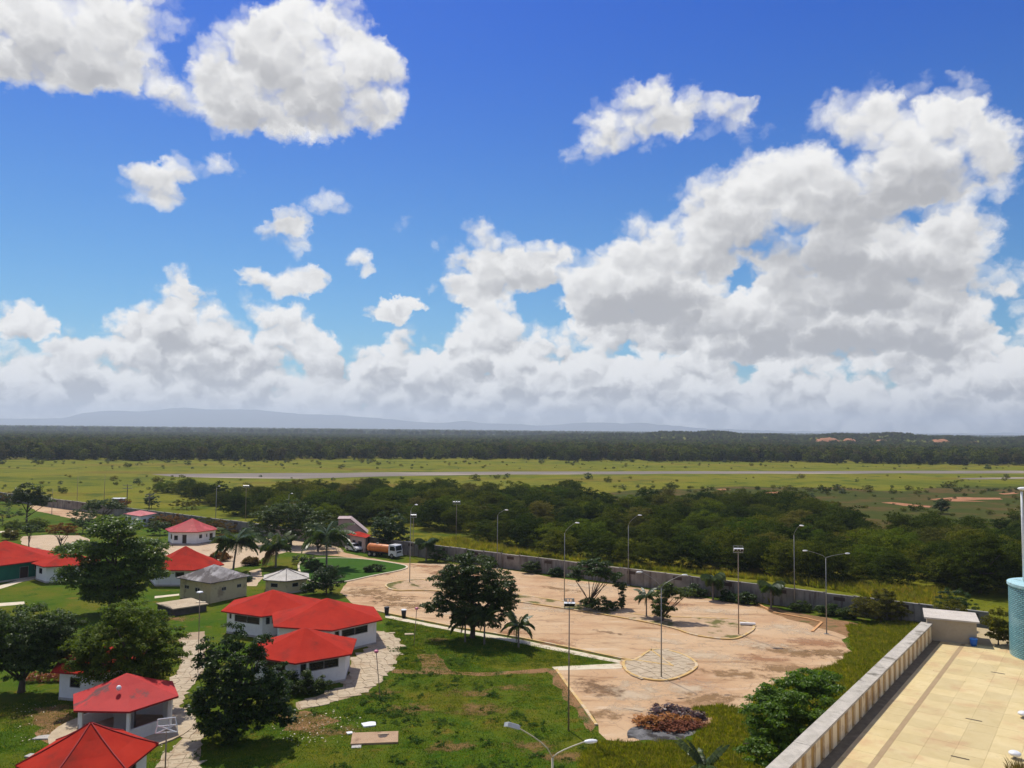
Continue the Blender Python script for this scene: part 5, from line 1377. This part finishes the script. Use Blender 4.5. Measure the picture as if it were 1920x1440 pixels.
# blue tiled tower and its lamp
tw = G(1892, 1226, TZ)
two = thing('tiled_tower', 'round tower clad in small turquoise tiles at the right edge', 'tower', (tw.x + 3.3, tw.y - 1.2, TZ))
def tiled():
    m, t, p = nodes_of('turquoise_tiles')
    uvn = t.nodes.new('ShaderNodeUVMap')
    br = t.nodes.new('ShaderNodeTexBrick')
    t.links.new(uvn.outputs[0], br.inputs['Vector'])
    br.inputs['Color1'].default_value = (0.16, 0.42, 0.47, 1); br.inputs['Color2'].default_value = (0.28, 0.56, 0.60, 1); br.inputs['Mortar'].default_value = (0.06, 0.14, 0.16, 1)
    br.inputs['Scale'].default_value = 1.0; br.inputs['Mortar Size'].default_value = 0.035; br.inputs['Brick Width'].default_value = 0.40; br.inputs['Row Height'].default_value = 0.17
    br.offset = 0.5
    c = mmix(t, msmooth(t, mnoise(t, .5, 5), .5, .7, 0, .6), br.outputs[0], (0.30, 0.50, 0.50))
    t.links.new(c, p.inputs['Base Color']); p.inputs['Roughness'].default_value = 0.3
    mbump(t, p, br.outputs['Fac'], 0.5, -0.02)
    return m
NT = 48; RT = 3.4; HT = zat(1892, 1093, tw.y) - TZ
vs = [(math.cos(2*math.pi*i/NT)*RT, math.sin(2*math.pi*i/NT)*RT, z) for z in (0, HT) for i in range(NT)]
me = mesh('cladding', vs, [(i, (i+1) % NT, NT+(i+1) % NT, NT+i) for i in range(NT)], tiled(), True)
uv = me.uv_layers.new(name='UVMap')
for p_ in me.polygons:
    i = p_.index
    for li, (uu, vv) in zip(p_.loop_indices, ((i, 0), (i+1, 0), (i+1, 1), (i, 1))): uv.data[li].uv = (uu * 2*math.pi*RT/NT, vv * HT)
link('cladding', me, two)
MB().tube([(0,0,HT-.12),(0,0,HT+.12)], RT + .1, NT).build('rim', surf('turquoise_rim', (0.30,0.52,0.55), (0.45,0.65,0.66), 1.2, (0.16,0.22,0.20), .8), two)
lw0 = ray(1920, 1080); Dl = tw.y + 0.2
lp = thing('tower_lamp', 'white lamp post rising from the turquoise tower at the right edge', 'lamp post', (lw0.x / lw0.y * Dl + .02, Dl, TZ + HT + .12))
hl_ = zat(1916, 922, Dl) - TZ - HT - .12
MB().tube([(0,0,0),(-.02,0,hl_*.5),(-.04,0,hl_)], [.13,.11,.10], 12).build('pole', M_lampw, lp, True)
MB().ball((.15,0,hl_+.28), .55, .4, .16, 14, 6).build('lamp_head', M_lampw, lp, True)
# things in the terrace's near right corner
for k, (x, y, lab) in enumerate(((1903, 1422, 'white globe lamp lying low at the bottom right corner of the terrace'), (1919, 1346, 'white globe lamp at the right edge of the terrace'))):
    q = G(x, y, TZ)
    g_ = thing('globe_lamp', lab, 'lamp', (q.x, q.y, TZ), 0, 'globe lamps on the terrace')
    MB().tube([(0,0,0),(0,0,.16)], [.10,.08], 10).build('base', M_steel, g_)
    MB().ball((0,0,.30), .36, .36, .17, 16, 8).build('globe', M_lampw, g_, True)
q = G(1908, 1450, TZ)
dp = thing('dry_plant', 'dry brown tufted plant at the bottom right corner of the terrace', 'plant', (q.x, q.y, TZ))
link('leaves', tuft('dry_leaves', 88, 90, 0.8, 0.5, 0.03, L_palmdry), dp)

# ================================================================== vehicles
M_carw = plain('car_white', (0.72, 0.72, 0.72), 0.25, 0.5, jit=.03)
M_rub = plain('tyre_rubber', (0.015, 0.015, 0.016), 0.9)
M_org = surf('orange_tank', (0.55, 0.15, 0.03), (0.66, 0.22, 0.05), 1.0, (0.40, 0.12, 0.04), .5, coord='Object', bump=0, rough=.45)
M_chas = plain('chassis_black', (0.02, 0.02, 0.022), 0.7)
M_lens = plain('lens', (0.6, 0.6, 0.55), 0.1, 0.6)
def wheel(parent, x, y, r, w):
    o = MB().tube([(0,-w/2,0),(0,-w/2+.03,0),(0,w/2-.03,0),(0,w/2,0)], [r*.88,r,r,r*.88], 18).build('wheel', M_rub, parent, loc=(x, y, r))
    MB().tube([(0,-w/2-.012,0),(0,w/2+.012,0)], r*.55, 14).build('rim', M_steel, o)
pA, pB = G(690, 1041), G(748, 1047)
dv = pB - pA
tr = thing('tanker_truck', 'parked tanker truck with an orange tank and a white cab', 'truck', (pA.x, pA.y, 0.02), math.atan2(dv.y, dv.x))
LN = max(7.0, dv.length)
MB().box(.1, LN-.2, -.45, .45, .62, .88).build('chassis', M_chas, tr)
mb = MB()
prof = [(.25,.72),(.35,.8),(.5,.86),(LN-2.3,.86),(LN-2.12,.8),(LN-2.0,.72)]
mb.tube([(.2,0,1.55)] + [(x,0,1.55) for x,_ in prof] + [(LN-1.95,0,1.55)], [.5] + [r for _, r in prof] + [.5], 22).build('tank', M_org, tr, True)
for x in (.9, 2.2, 3.5): 
    if x < LN-2.3: MB().tube([(x,0,1.55),(x+.07,0,1.55)], .885, 22).build('tank_band', plain('orange_band', (0.45,.12,.03), .5), tr)
MB().tube([(2.3,0,2.35),(2.3,0,2.55)], .26, 12).build('tank_hatch', M_steel, tr)
MB().box(.4, LN-2.2, -.95, .95, .88, .98).build('walkway', M_chas, tr)
c0 = LN - 1.75
cab = MB().add([(c0,-1.1,.55),(LN,-1.1,.55),(LN+.02,-1.1,1.45),(LN-.22,-1.05,2.45),(LN-.4,-1.02,2.55),(c0,-1.02,2.55),
  (c0,1.1,.55),(LN,1.1,.55),(LN+.02,1.1,1.45),(LN-.22,1.05,2.45),(LN-.4,1.02,2.55),(c0,1.02,2.55)],
  [(0,1,2,3,4,5),(11,10,9,8,7,6),(1,7,8,2),(2,8,9,3),(3,9,10,4),(4,10,11,5),(5,11,6,0),(0,6,7,1)]).build('cab', M_carw, tr)
MB().add([(LN-.02,-.95,1.52),(LN-.02,.95,1.52),(LN-.21,.92,2.35),(LN-.21,-.92,2.35)], [(0,1,2,3)]).xf(Matrix.Translation((.03,0,0))).build('windshield', M_dark, cab)
for s in (-1, 1):
    MB().add([(c0+.35,s*1.09,1.5),(LN-.25,s*1.09,1.5),(LN-.42,s*1.065,2.3),(c0+.35,s*1.065,2.3)], [(0,1,2,3)]).xf(Matrix.Translation((0,s*.02,0))).build('side_window', M_dark, cab)
    MB().box(LN-.03, LN+.05, s*.72-.17, s*.72+.17, .8, 1.02).build('headlight', M_lens, cab)
    MB().box(LN-.25, LN-.1, s*1.28-.09, s*1.28+.09, 1.6, 2.1).build('mirror', M_chas, cab)
MB().box(LN-.05, LN+.14, -1.12, 1.12, .42, .68).build('bumper', M_carw, cab)
MB().box(LN-.02, LN+.035, -.7, .7, 1.05, 1.35).build('grille', M_chas, cab)
for s in (-1, 1):
    wheel(tr, LN-.95, s*.95, .5, .3); wheel(tr, 1.2, s*.9, .5, .5); wheel(tr, 2.4, s*.9, .5, .5)
pc_ = G(653, 1031.5); pd_ = G(679, 1036.5)
dv = pd_ - pc_
car = thing('parked_car', 'white estate car parked between the palm and the gatehouse', 'car', (pc_.x, pc_.y, 0.02), math.atan2(dv.y, dv.x))
bodyp = [(0,.35),(.02,.95),(.25,1.0),(.7,1.55),(2.2,1.58),(2.9,1.05),(3.75,.93),(3.95,.75),(4.0,.35)]
n = len(bodyp)
vs = [(x, -.82 if z < 1.1 else -.66, z) for x, z in bodyp] + [(x, .82 if z < 1.1 else .66, z) for x, z in bodyp]
body = mesh('body', vs, [tuple(range(n)), tuple(range(2*n-1, n-1, -1))] + [(i+1, i, n+i, n+i+1) for i in range(n-1)] + [(0, n-1, 2*n-1, n)], M_carw)
bo_ = link('body', body, car)
MB().add([(2.28,-.62,1.52),(2.28,.62,1.52),(2.88,.72,1.08),(2.88,-.72,1.08)], [(0,1,2,3)]).xf(Matrix.Translation((.02,0,.03))).build('windshield', M_dark, bo_)
for s in (-1, 1):
    MB().add([(.5,s*.80,1.05),(2.7,s*.80,1.05),(2.15,s*.685,1.5),(.82,s*.685,1.5)], [(0,1,2,3)]).xf(Matrix.Translation((0,s*.02,0))).build('side_window', M_dark, bo_)
    MB().box(3.88, 4.0, s*.58-.16, s*.58+.16, .66, .8).build('headlight', M_lens, bo_)
    wheel(car, .75, s*.75, .33, .2); wheel(car, 3.2, s*.75, .33, .2)
MB().box(3.95, 4.06, -.75, .75, .3, .5).build('bumper', M_chas, bo_)

# ================================================================== lamp posts
def arm_pts(dx, dyy, rise, n=7):
    return [(dx * (math.sin(math.pi/2*k/n)) ** 1.25, dyy * (math.sin(math.pi/2*k/n)) ** 1.25, rise * math.sin(math.pi/2*k/n) ** .8) for k in range(n + 1)]
def lamp_post(label, base, h, arms, r=0.062, name='street_lamp', mat=None, lean=0.0, group='street lamps of the lot'):
    """arms: (reach right, reach ahead, rise, head)"""
    t = thing(name, label, 'lamp post', (base.x, base.y, 0), 0, group)
    MB().tube([(0,0,-.1),(0,0,h*.5),(lean,0,h)], [r*1.25, r, r*.7], 9).build('pole', mat or M_steel, t, True)
    MB().box(-.22, .22, -.22, .22, 0, .10).build('base_plate', M_conc, t)
    for (ax, ay, rise, head) in arms:
        o = Vector((lean, 0, h))
        a = MB().tube([o + Vector(p) for p in arm_pts(ax, ay, rise)], r*.42, 7).build('arm', mat or M_steel, t, True)
        e = o + Vector((ax, ay, rise)); d = Vector((ax, ay, 0.12 * rise)).normalized()
        ang = math.atan2(d.y, d.x)
        if head == 'oval':
            MB().ball((.30,0,0), .36, .14, .10, 12, 6).build('lamp_head', M_lampw, a, True, loc=e, rot=(0, 0, ang))
        elif head == 'box':
            hb = MB().box(0, .62, -.24, .24, -.09, .10).build('lamp_head', plain('grey_lamp_box', (.5,.52,.53), .4), a, loc=e, rot=(.35, -.35, ang))
            MB().box(.06, .56, -.19, .19, .10, .125).build('cover', M_lampw, hb)
    return t
def mast(label, base, h, w=1.1, r=0.062, group='floodlight masts'):
    t = thing('floodlight_mast', label, 'floodlight', (base.x, base.y, 0), 0, group)
    MB().tube([(0,0,-.1),(0,0,h)], [r*1.2, r*.75], 9).build('pole', M_rust, t, True)
    f = MB()
    f.box(-w, w, -.03, .03, h-.05, h+.03); f.box(-w, w, -.03, .03, h+.78, h+.84)
    f.box(-w, -w+.06, -.03, .03, h, h+.8); f.box(w-.06, w, -.03, .03, h, h+.8); f.box(-.03, .03, -.03, .03, h, h+.8)
    f.build('frame', M_steel, t)
    for k in (-.62, .0, .62):
        hd = MB().box(-.2, .2, -.12, .12, -.16, .16).build('floodlight', M_lampw, t, loc=(k * w, -.16, h + .40), rot=(.5, 0, 0))
        MB().box(-.17, .17, -.14, -.121, -.13, .13).build('lens', M_dark, hd)
    return t
def hpx(bx, by, ty): b = G(bx, by); return zat(bx, ty, b.y)
lamp_post('twin armed lamp post standing on the paved nose of the lot', G(1240,1271), hpx(1240,1271,1102), [(-2.0,-.3,1.6,'oval'),(2.2,.5,1.2,'oval')])
lamp_post('twin armed lamp post on the red dirt at the right end of the lot', G(1550,1189), hpx(1550,1189,1046), [(-2.4,-.3,.9,'oval'),(2.6,.4,.5,'oval')])
lamp_post('single armed lamp post standing at the left end of the median kerb', G(1058,1127), hpx(1058,1127,1000), [(1.5,-.4,1.6,'oval')])
lamp_post('single armed lamp post at the wall behind the flat topped tree', G(1178,1098), hpx(1178,1098,985), [(1.5,-.4,1.7,'oval')])
lamp_post('single armed lamp post at the wall behind the floodlight mast', G(1490,1146), hpx(1490,1146,1003), [(.6,-.6,1.4,'oval')])
lamp_post('lamp post on the left nose of the median in front of the truck', G(768,1093), hpx(768,1093,957), [(.7,-.5,1.0,'oval')])
lamp_post('lamp post at the wall just left of the road tree crown', G(932,1066), hpx(932,1066,966), [(1.3,-.4,1.0,'oval')])
lamp_post('near twin lamp with one square and one oval head in the bottom foreground', Vector((2.1, 38.8, 0)), 9.5, [(-1.65,-.5,1.55,'box'),(1.55,.35,.62,'oval')], 0.075, mat=plain('cream_pole', (.55,.5,.36), .5))
mast('slim floodlight mast on the lawn beside the apron kerb', G(1066,1370), hpx(1066,1370,1141), .42)
mast('floodlight mast with a wide lamp frame on the tip of the median', G(1385,1191), hpx(1385,1191,1036), .62)
mast('floodlight mast rising from the scrub left of the lot', G(855,1018), hpx(855,1018,945), .9)
mast('distant floodlight mast at the left end of the thicket', G(460,975), hpx(460,975,914), .9)
mast('floodlight mast behind the tanker truck', G(774,1045), hpx(774,1045,970), .6)
for (x, y, ty, lab) in ((540, 1000, 928, 'far lamp post beyond the acacia tree'), (404, 985, 914, 'far lamp post left of the thicket')):
    lamp_post(lab, G(x, y), hpx(x, y, ty), [(.6,-.4,.4,'oval')], 0.08)
for (x, y, ty, lab) in ((97, 964, 917, 'thin lamp pole on the pink apron at far left'), (144, 948, 893, 'thin pole beyond the wall at far left'), (195, 945, 889, 'taller thin pole beyond the wall at far left')):
    lamp_post(lab, G(x, y), hpx(x, y, ty), [], 0.07, 'pole_lamp', M_rust)
for (x, y, ty, lab) in ((237, 968, 908, 'wooden utility pole with a crossarm beyond the almond tree'), (279, 965, 926, 'shorter utility pole with a crossarm near the far house')):
    b = G(x, y); h = zat(x, ty, b.y)
    t = thing('utility_pole', lab, 'utility pole', (b.x, b.y, 0))
    MB().tube([(0,0,-.1),(0,0,h)], [.14,.10], 8).build('pole', M_bark, t, True)
    for z in (h-.3, h-1.1): MB().box(-1.3, 1.3, -.05, .05, z-.06, z+.06).build('crossarm', M_steel, t)
# garden globe lamps
M_pinkg = plain('pink_globe', (0.72, 0.22, 0.30), .35)
for (x, y, tx, ty, gm, lab) in ((713, 1312, 704, 1224, M_pinkg, 'leaning garden lamp with a pink globe beside the stone paving'), (776, 1212, 780, 1143, M_pinkg, 'thin garden lamp with a reddish globe near the road kerb'), (371, 1262, 370, 1112, M_lampw, 'garden lamp with a white disc head in front of the concrete tank')):
    b = G(x, y); h = zat(tx, ty, b.y); ln = (tx - x) / FPX * b.y
    t = thing('garden_lamp', lab, 'garden lamp', (b.x, b.y, 0), 0, 'garden lamps')
    MB().tube([(0,0,-.05),(ln*.5,0,h*.5),(ln,0,h)], .04, 7).build('pole', M_rust, t, True)
    if gm is M_pinkg: MB().ball((ln,0,h+.12), .22, .22, .16, 12, 6).build('globe', gm, t, True)
    else: MB().tube([(ln,0,h),(ln,0,h+.06),(ln,0,h+.16)], [.12,.36,.26], 14).build('lamp_head', gm, t, True)
# floodlight rack on a post in front of the shelter
b = G(309, 1466); hr_ = zat(309, 1372, b.y)
t = thing('antenna_rack', 'white cross braced metal rack on a thin post in front of the shelter', 'rack', (b.x, b.y, 0))
MB().tube([(0,0,-.1),(0,0,hr_)], .05, 8).build('post', M_rust, t, True)
f = MB()
S = 0.78
for (a_, b_) in (((-S,.0,0),(S,.0,.12)), ((-S*.85,.0,.45),(S*.9,0,.6)), ((-S*.8,.0,.95),(S*.75,0,1.1)), ((-S*.85,0,.0),(S*.8,0,.6)), ((-S*.75,0,.5),(S*.9,0,.08)), ((-S,0,0),(-S*.85,0,.45)), ((S,0,.12),(S*.9,0,.6)), ((-S*.85,0,.45),(-S*.8,0,.95)), ((S*.9,0,.6),(S*.75,0,1.1)), ((S*.3,0,.55),(S*.3,0,1.02))):
    f.tube([a_, b_], .045, 6)
f.build('rack_frame', M_lampw, t, loc=(0, 0, hr_ - .1))

# ================================================================== small things on the ground
M_bin = plain('black_plastic', (0.018, 0.020, 0.022), .5)
for (x, y, lab) in ((725, 1153, 'left black litter bin on the kerb behind the houses'), (757, 1158, 'right black litter bin with a white rim on the kerb')):
    q = G(x, y)
    t = thing('litter_bin', lab, 'bin', (q.x, q.y, .02), 0, 'litter bins on the kerb')
    MB().tube([(0,0,.05),(0,0,.5),(0,0,.95)], [.26,.30,.34], 14).build('body', M_bin, t, True)
    MB().tube([(0,0,.95),(0,0,1.0),(0,0,1.05)], [.37,.37,.34], 14).build('rim', M_lampw if 'right' in lab else M_bin, t)
    MB().tube([(0,0,0),(0,0,.06)], .2, 12).build('foot', M_bin, t)
# concrete manhole deck with a broken hole
q = G(703, 1386)
t = thing('manhole_deck', 'brown concrete manhole deck with a dark broken hole on the lawn', 'slab', (q.x, q.y, 0), 0.13)
M_deck = surf('brown_deck', (0.34, 0.21, 0.12), (0.44, 0.30, 0.18), 1.0, (0.22, 0.13, 0.07), .7)
MB().box(-1.85, 1.85, -1.15, 1.15, 0, .16).build('deck', M_deck, t)
mb = MB().prism([(.25,.1),(.45,.32),(.95,.38),(1.0,.15),(.8,-.12),(.4,-.15)], .16, .175); mb.build('hole', M_shade, t)
MB().prism([(.2,.34),(.5,.5),(1.1,.48),(1.05,.40),(.5,.40)], .16, .24).build('broken_rim', M_slab, t)
MB().box(-.4,.35,-.3,.3,0,.06).build('loose_piece', M_conc, t, loc=(-1.35,-1.42,0))
for (x, y, sx, sy, a, lab, m) in ((693, 1360, .62, .5, .3, 'crumpled white sheet lying on the lawn above the manhole deck', M_lampw), (655, 1376, .28, .22, .5, 'small white block at the corner of the manhole deck', M_lampw), (84, 1384, .75, .4, .12, 'pale concrete slab lying in the grass left of the shelter', M_conc), (60, 1419, .5, .3, -.2, 'broken pale slab in the grass by the bottom left roof', M_conc), (768, 1190, .55, .3, .2, 'flat pale stone on the lawn below the bins', M_slab), (735, 1188, .4, .25, .3, 'flat pale stone near the corner of the paving', M_slab)):
    q = G(x, y); rg2 = random.Random(int(x))
    P = [((1 if k in (0, 3) else -1) * sx * rg2.uniform(.75, 1.1), (1 if k < 2 else -1) * sy * rg2.uniform(.75, 1.1)) for k in range(4)]
    P.insert(1, (rg2.uniform(-.2, .2) * sx, sy * 1.15))
    o = MB().prism(P, 0.0, .10).build('loose_slab', m, None, loc=(q.x, q.y, .01), rot=(0, 0, a))
    tag(o, lab, 'slab', 'loose pale pieces on the grass')
# white and black board on the median
q = G(1402, 1174)
t = thing('white_board', 'long white board lying on the tip of the median', 'board', (q.x, q.y, .13), -.12)
MB().box(-.95, .95, -.18, .18, .08, .3).build('board', M_lampw, t); MB().box(-.9, .9, -.10, .16, 0, .08).build('skid', M_shade, t)
# concrete bench blocks at the lamp foot in the median
q = G(1066, 1136)
for k, (dx_, h_, lab) in enumerate(((-.4, .9, 'left white bollard at the foot of the median lamp'), (.6, 1.0, 'middle white bollard at the foot of the median lamp'), (1.7, .8, 'right white bollard at the foot of the median lamp'))):
    o = MB().tube([(0,0,0),(0,0,h_*.8),(0,0,h_)], [.22,.2,.12], 10).build('bollard', M_kerbw, None, True, loc=(q.x + dx_, q.y - .2 * k, .12))
    tag(o, lab, 'bollard', 'white bollards at the median lamp')
# smouldered heap of branches and dry leaves
q = G(1256, 1356)
t = thing('brush_heap', 'burnt heap of dry palm fronds and brown leaves on the lot edge', 'heap', (q.x, q.y, 0))
t.scale = (1.35, 1.35, 0.75)
rngh = np.random.default_rng(5)
def heap(name, lobes, n, per, leaf, m, asp):
    link(name, crown_mesh(name, sum(map(ord, name)) % 1000, lobes, n, per, .4, leaf, m, .5, asp, .3), t)
heap('charred_leaves', [(.4,1.6,.3,1.9,1.1,.75),(1.4,.9,.3,1.3,1.0,.6),(-.8,.2,.2,1.2,.7,.4)], 90, 26, .34, leafmat('charred', (.02,.014,.010), (.09,.05,.035), .1), .35)
heap('dry_leaves', [(-.9,-.2,.3,1.5,.8,.6),(.6,.2,.3,1.4,.7,.5),(-1.7,.2,.2,.7,.6,.35)], 90, 26, .30, leafmat('dry_orange', (.22,.08,.025), (.40,.19,.05), .2, .7, .1), .35)
heap('brown_leaves', [(.0,-1.0,.25,1.8,.7,.5),(1.2,-.6,.25,1.0,.7,.5)], 80, 26, .30, leafmat('dry_brown', (.10,.035,.016), (.20,.08,.035), .2, .7, .1), .35)
rg3 = random.Random(4)
for k in range(26):
    a = rg3.uniform(0, 6.28); x0, y0 = rg3.uniform(-1.8, 1.8), rg3.uniform(-1.2, 1.8); l = rg3.uniform(.5, 1.4)
    MB().tube([(x0,y0,rg3.uniform(.1,.4)), (x0+math.cos(a)*l, y0+math.sin(a)*l, rg3.uniform(.3,1.0))], [.035,.015], 5).build('branch', M_bark, t)
# litter under the trees, too small to pick apart
rngl = np.random.default_rng(15)
lp_ = in_poly_px(160, [(500,1345),(620,1330),(690,1350),(640,1400),(560,1400),(500,1380)], rngl) + in_poly_px(90, [(20,1320),(150,1310),(140,1390),(30,1400)], rngl) + in_poly_px(60, [(300,1395),(370,1390),(370,1440),(290,1440)], rngl) + in_poly_px(70, [(660,1110),(760,1120),(850,1150),(720,1140)], rngl)
lp_ = np.array(lp_); lp_[:, 2] = .05
Nn = np.tile([0, 0, 1.0], (len(lp_), 1)) + rngl.normal(0, .3, (len(lp_), 3))
o = link('leaf_litter_specks', quads_mesh('leaf_litter_specks', leaf_quads(lp_, Nn, np.full(len(lp_), .15), rngl, .7), leafmat('litter', (.45,.38,.25), (.65,.55,.40), .1)))
tag(o, 'pale fallen leaves and scraps littering the grass', 'litter', kind='stuff')

# ================================================================== haze
hz = MB().box(-15600, 15600, -15600, 15600, -3.2, 335).build('haze', [])
hm = bpy.data.materials.new('haze'); hm.use_nodes = True
ht = hm.node_tree; ht.nodes.clear()
pv = ht.nodes.new('ShaderNodeVolumePrincipled')
pv.inputs['Color'].default_value = (0.77, 0.88, 1.0, 1)
pv.inputs['Anisotropy'].default_value = 0.3
pv.inputs['Density'].default_value = HAZE
ou = ht.nodes.new('ShaderNodeOutputMaterial')
ht.links.new(pv.outputs[0], ou.inputs['Volume'])
hz.data.materials.append(hm)
tag(hz, 'pale bluish haze over the plain', 'haze', kind='stuff')
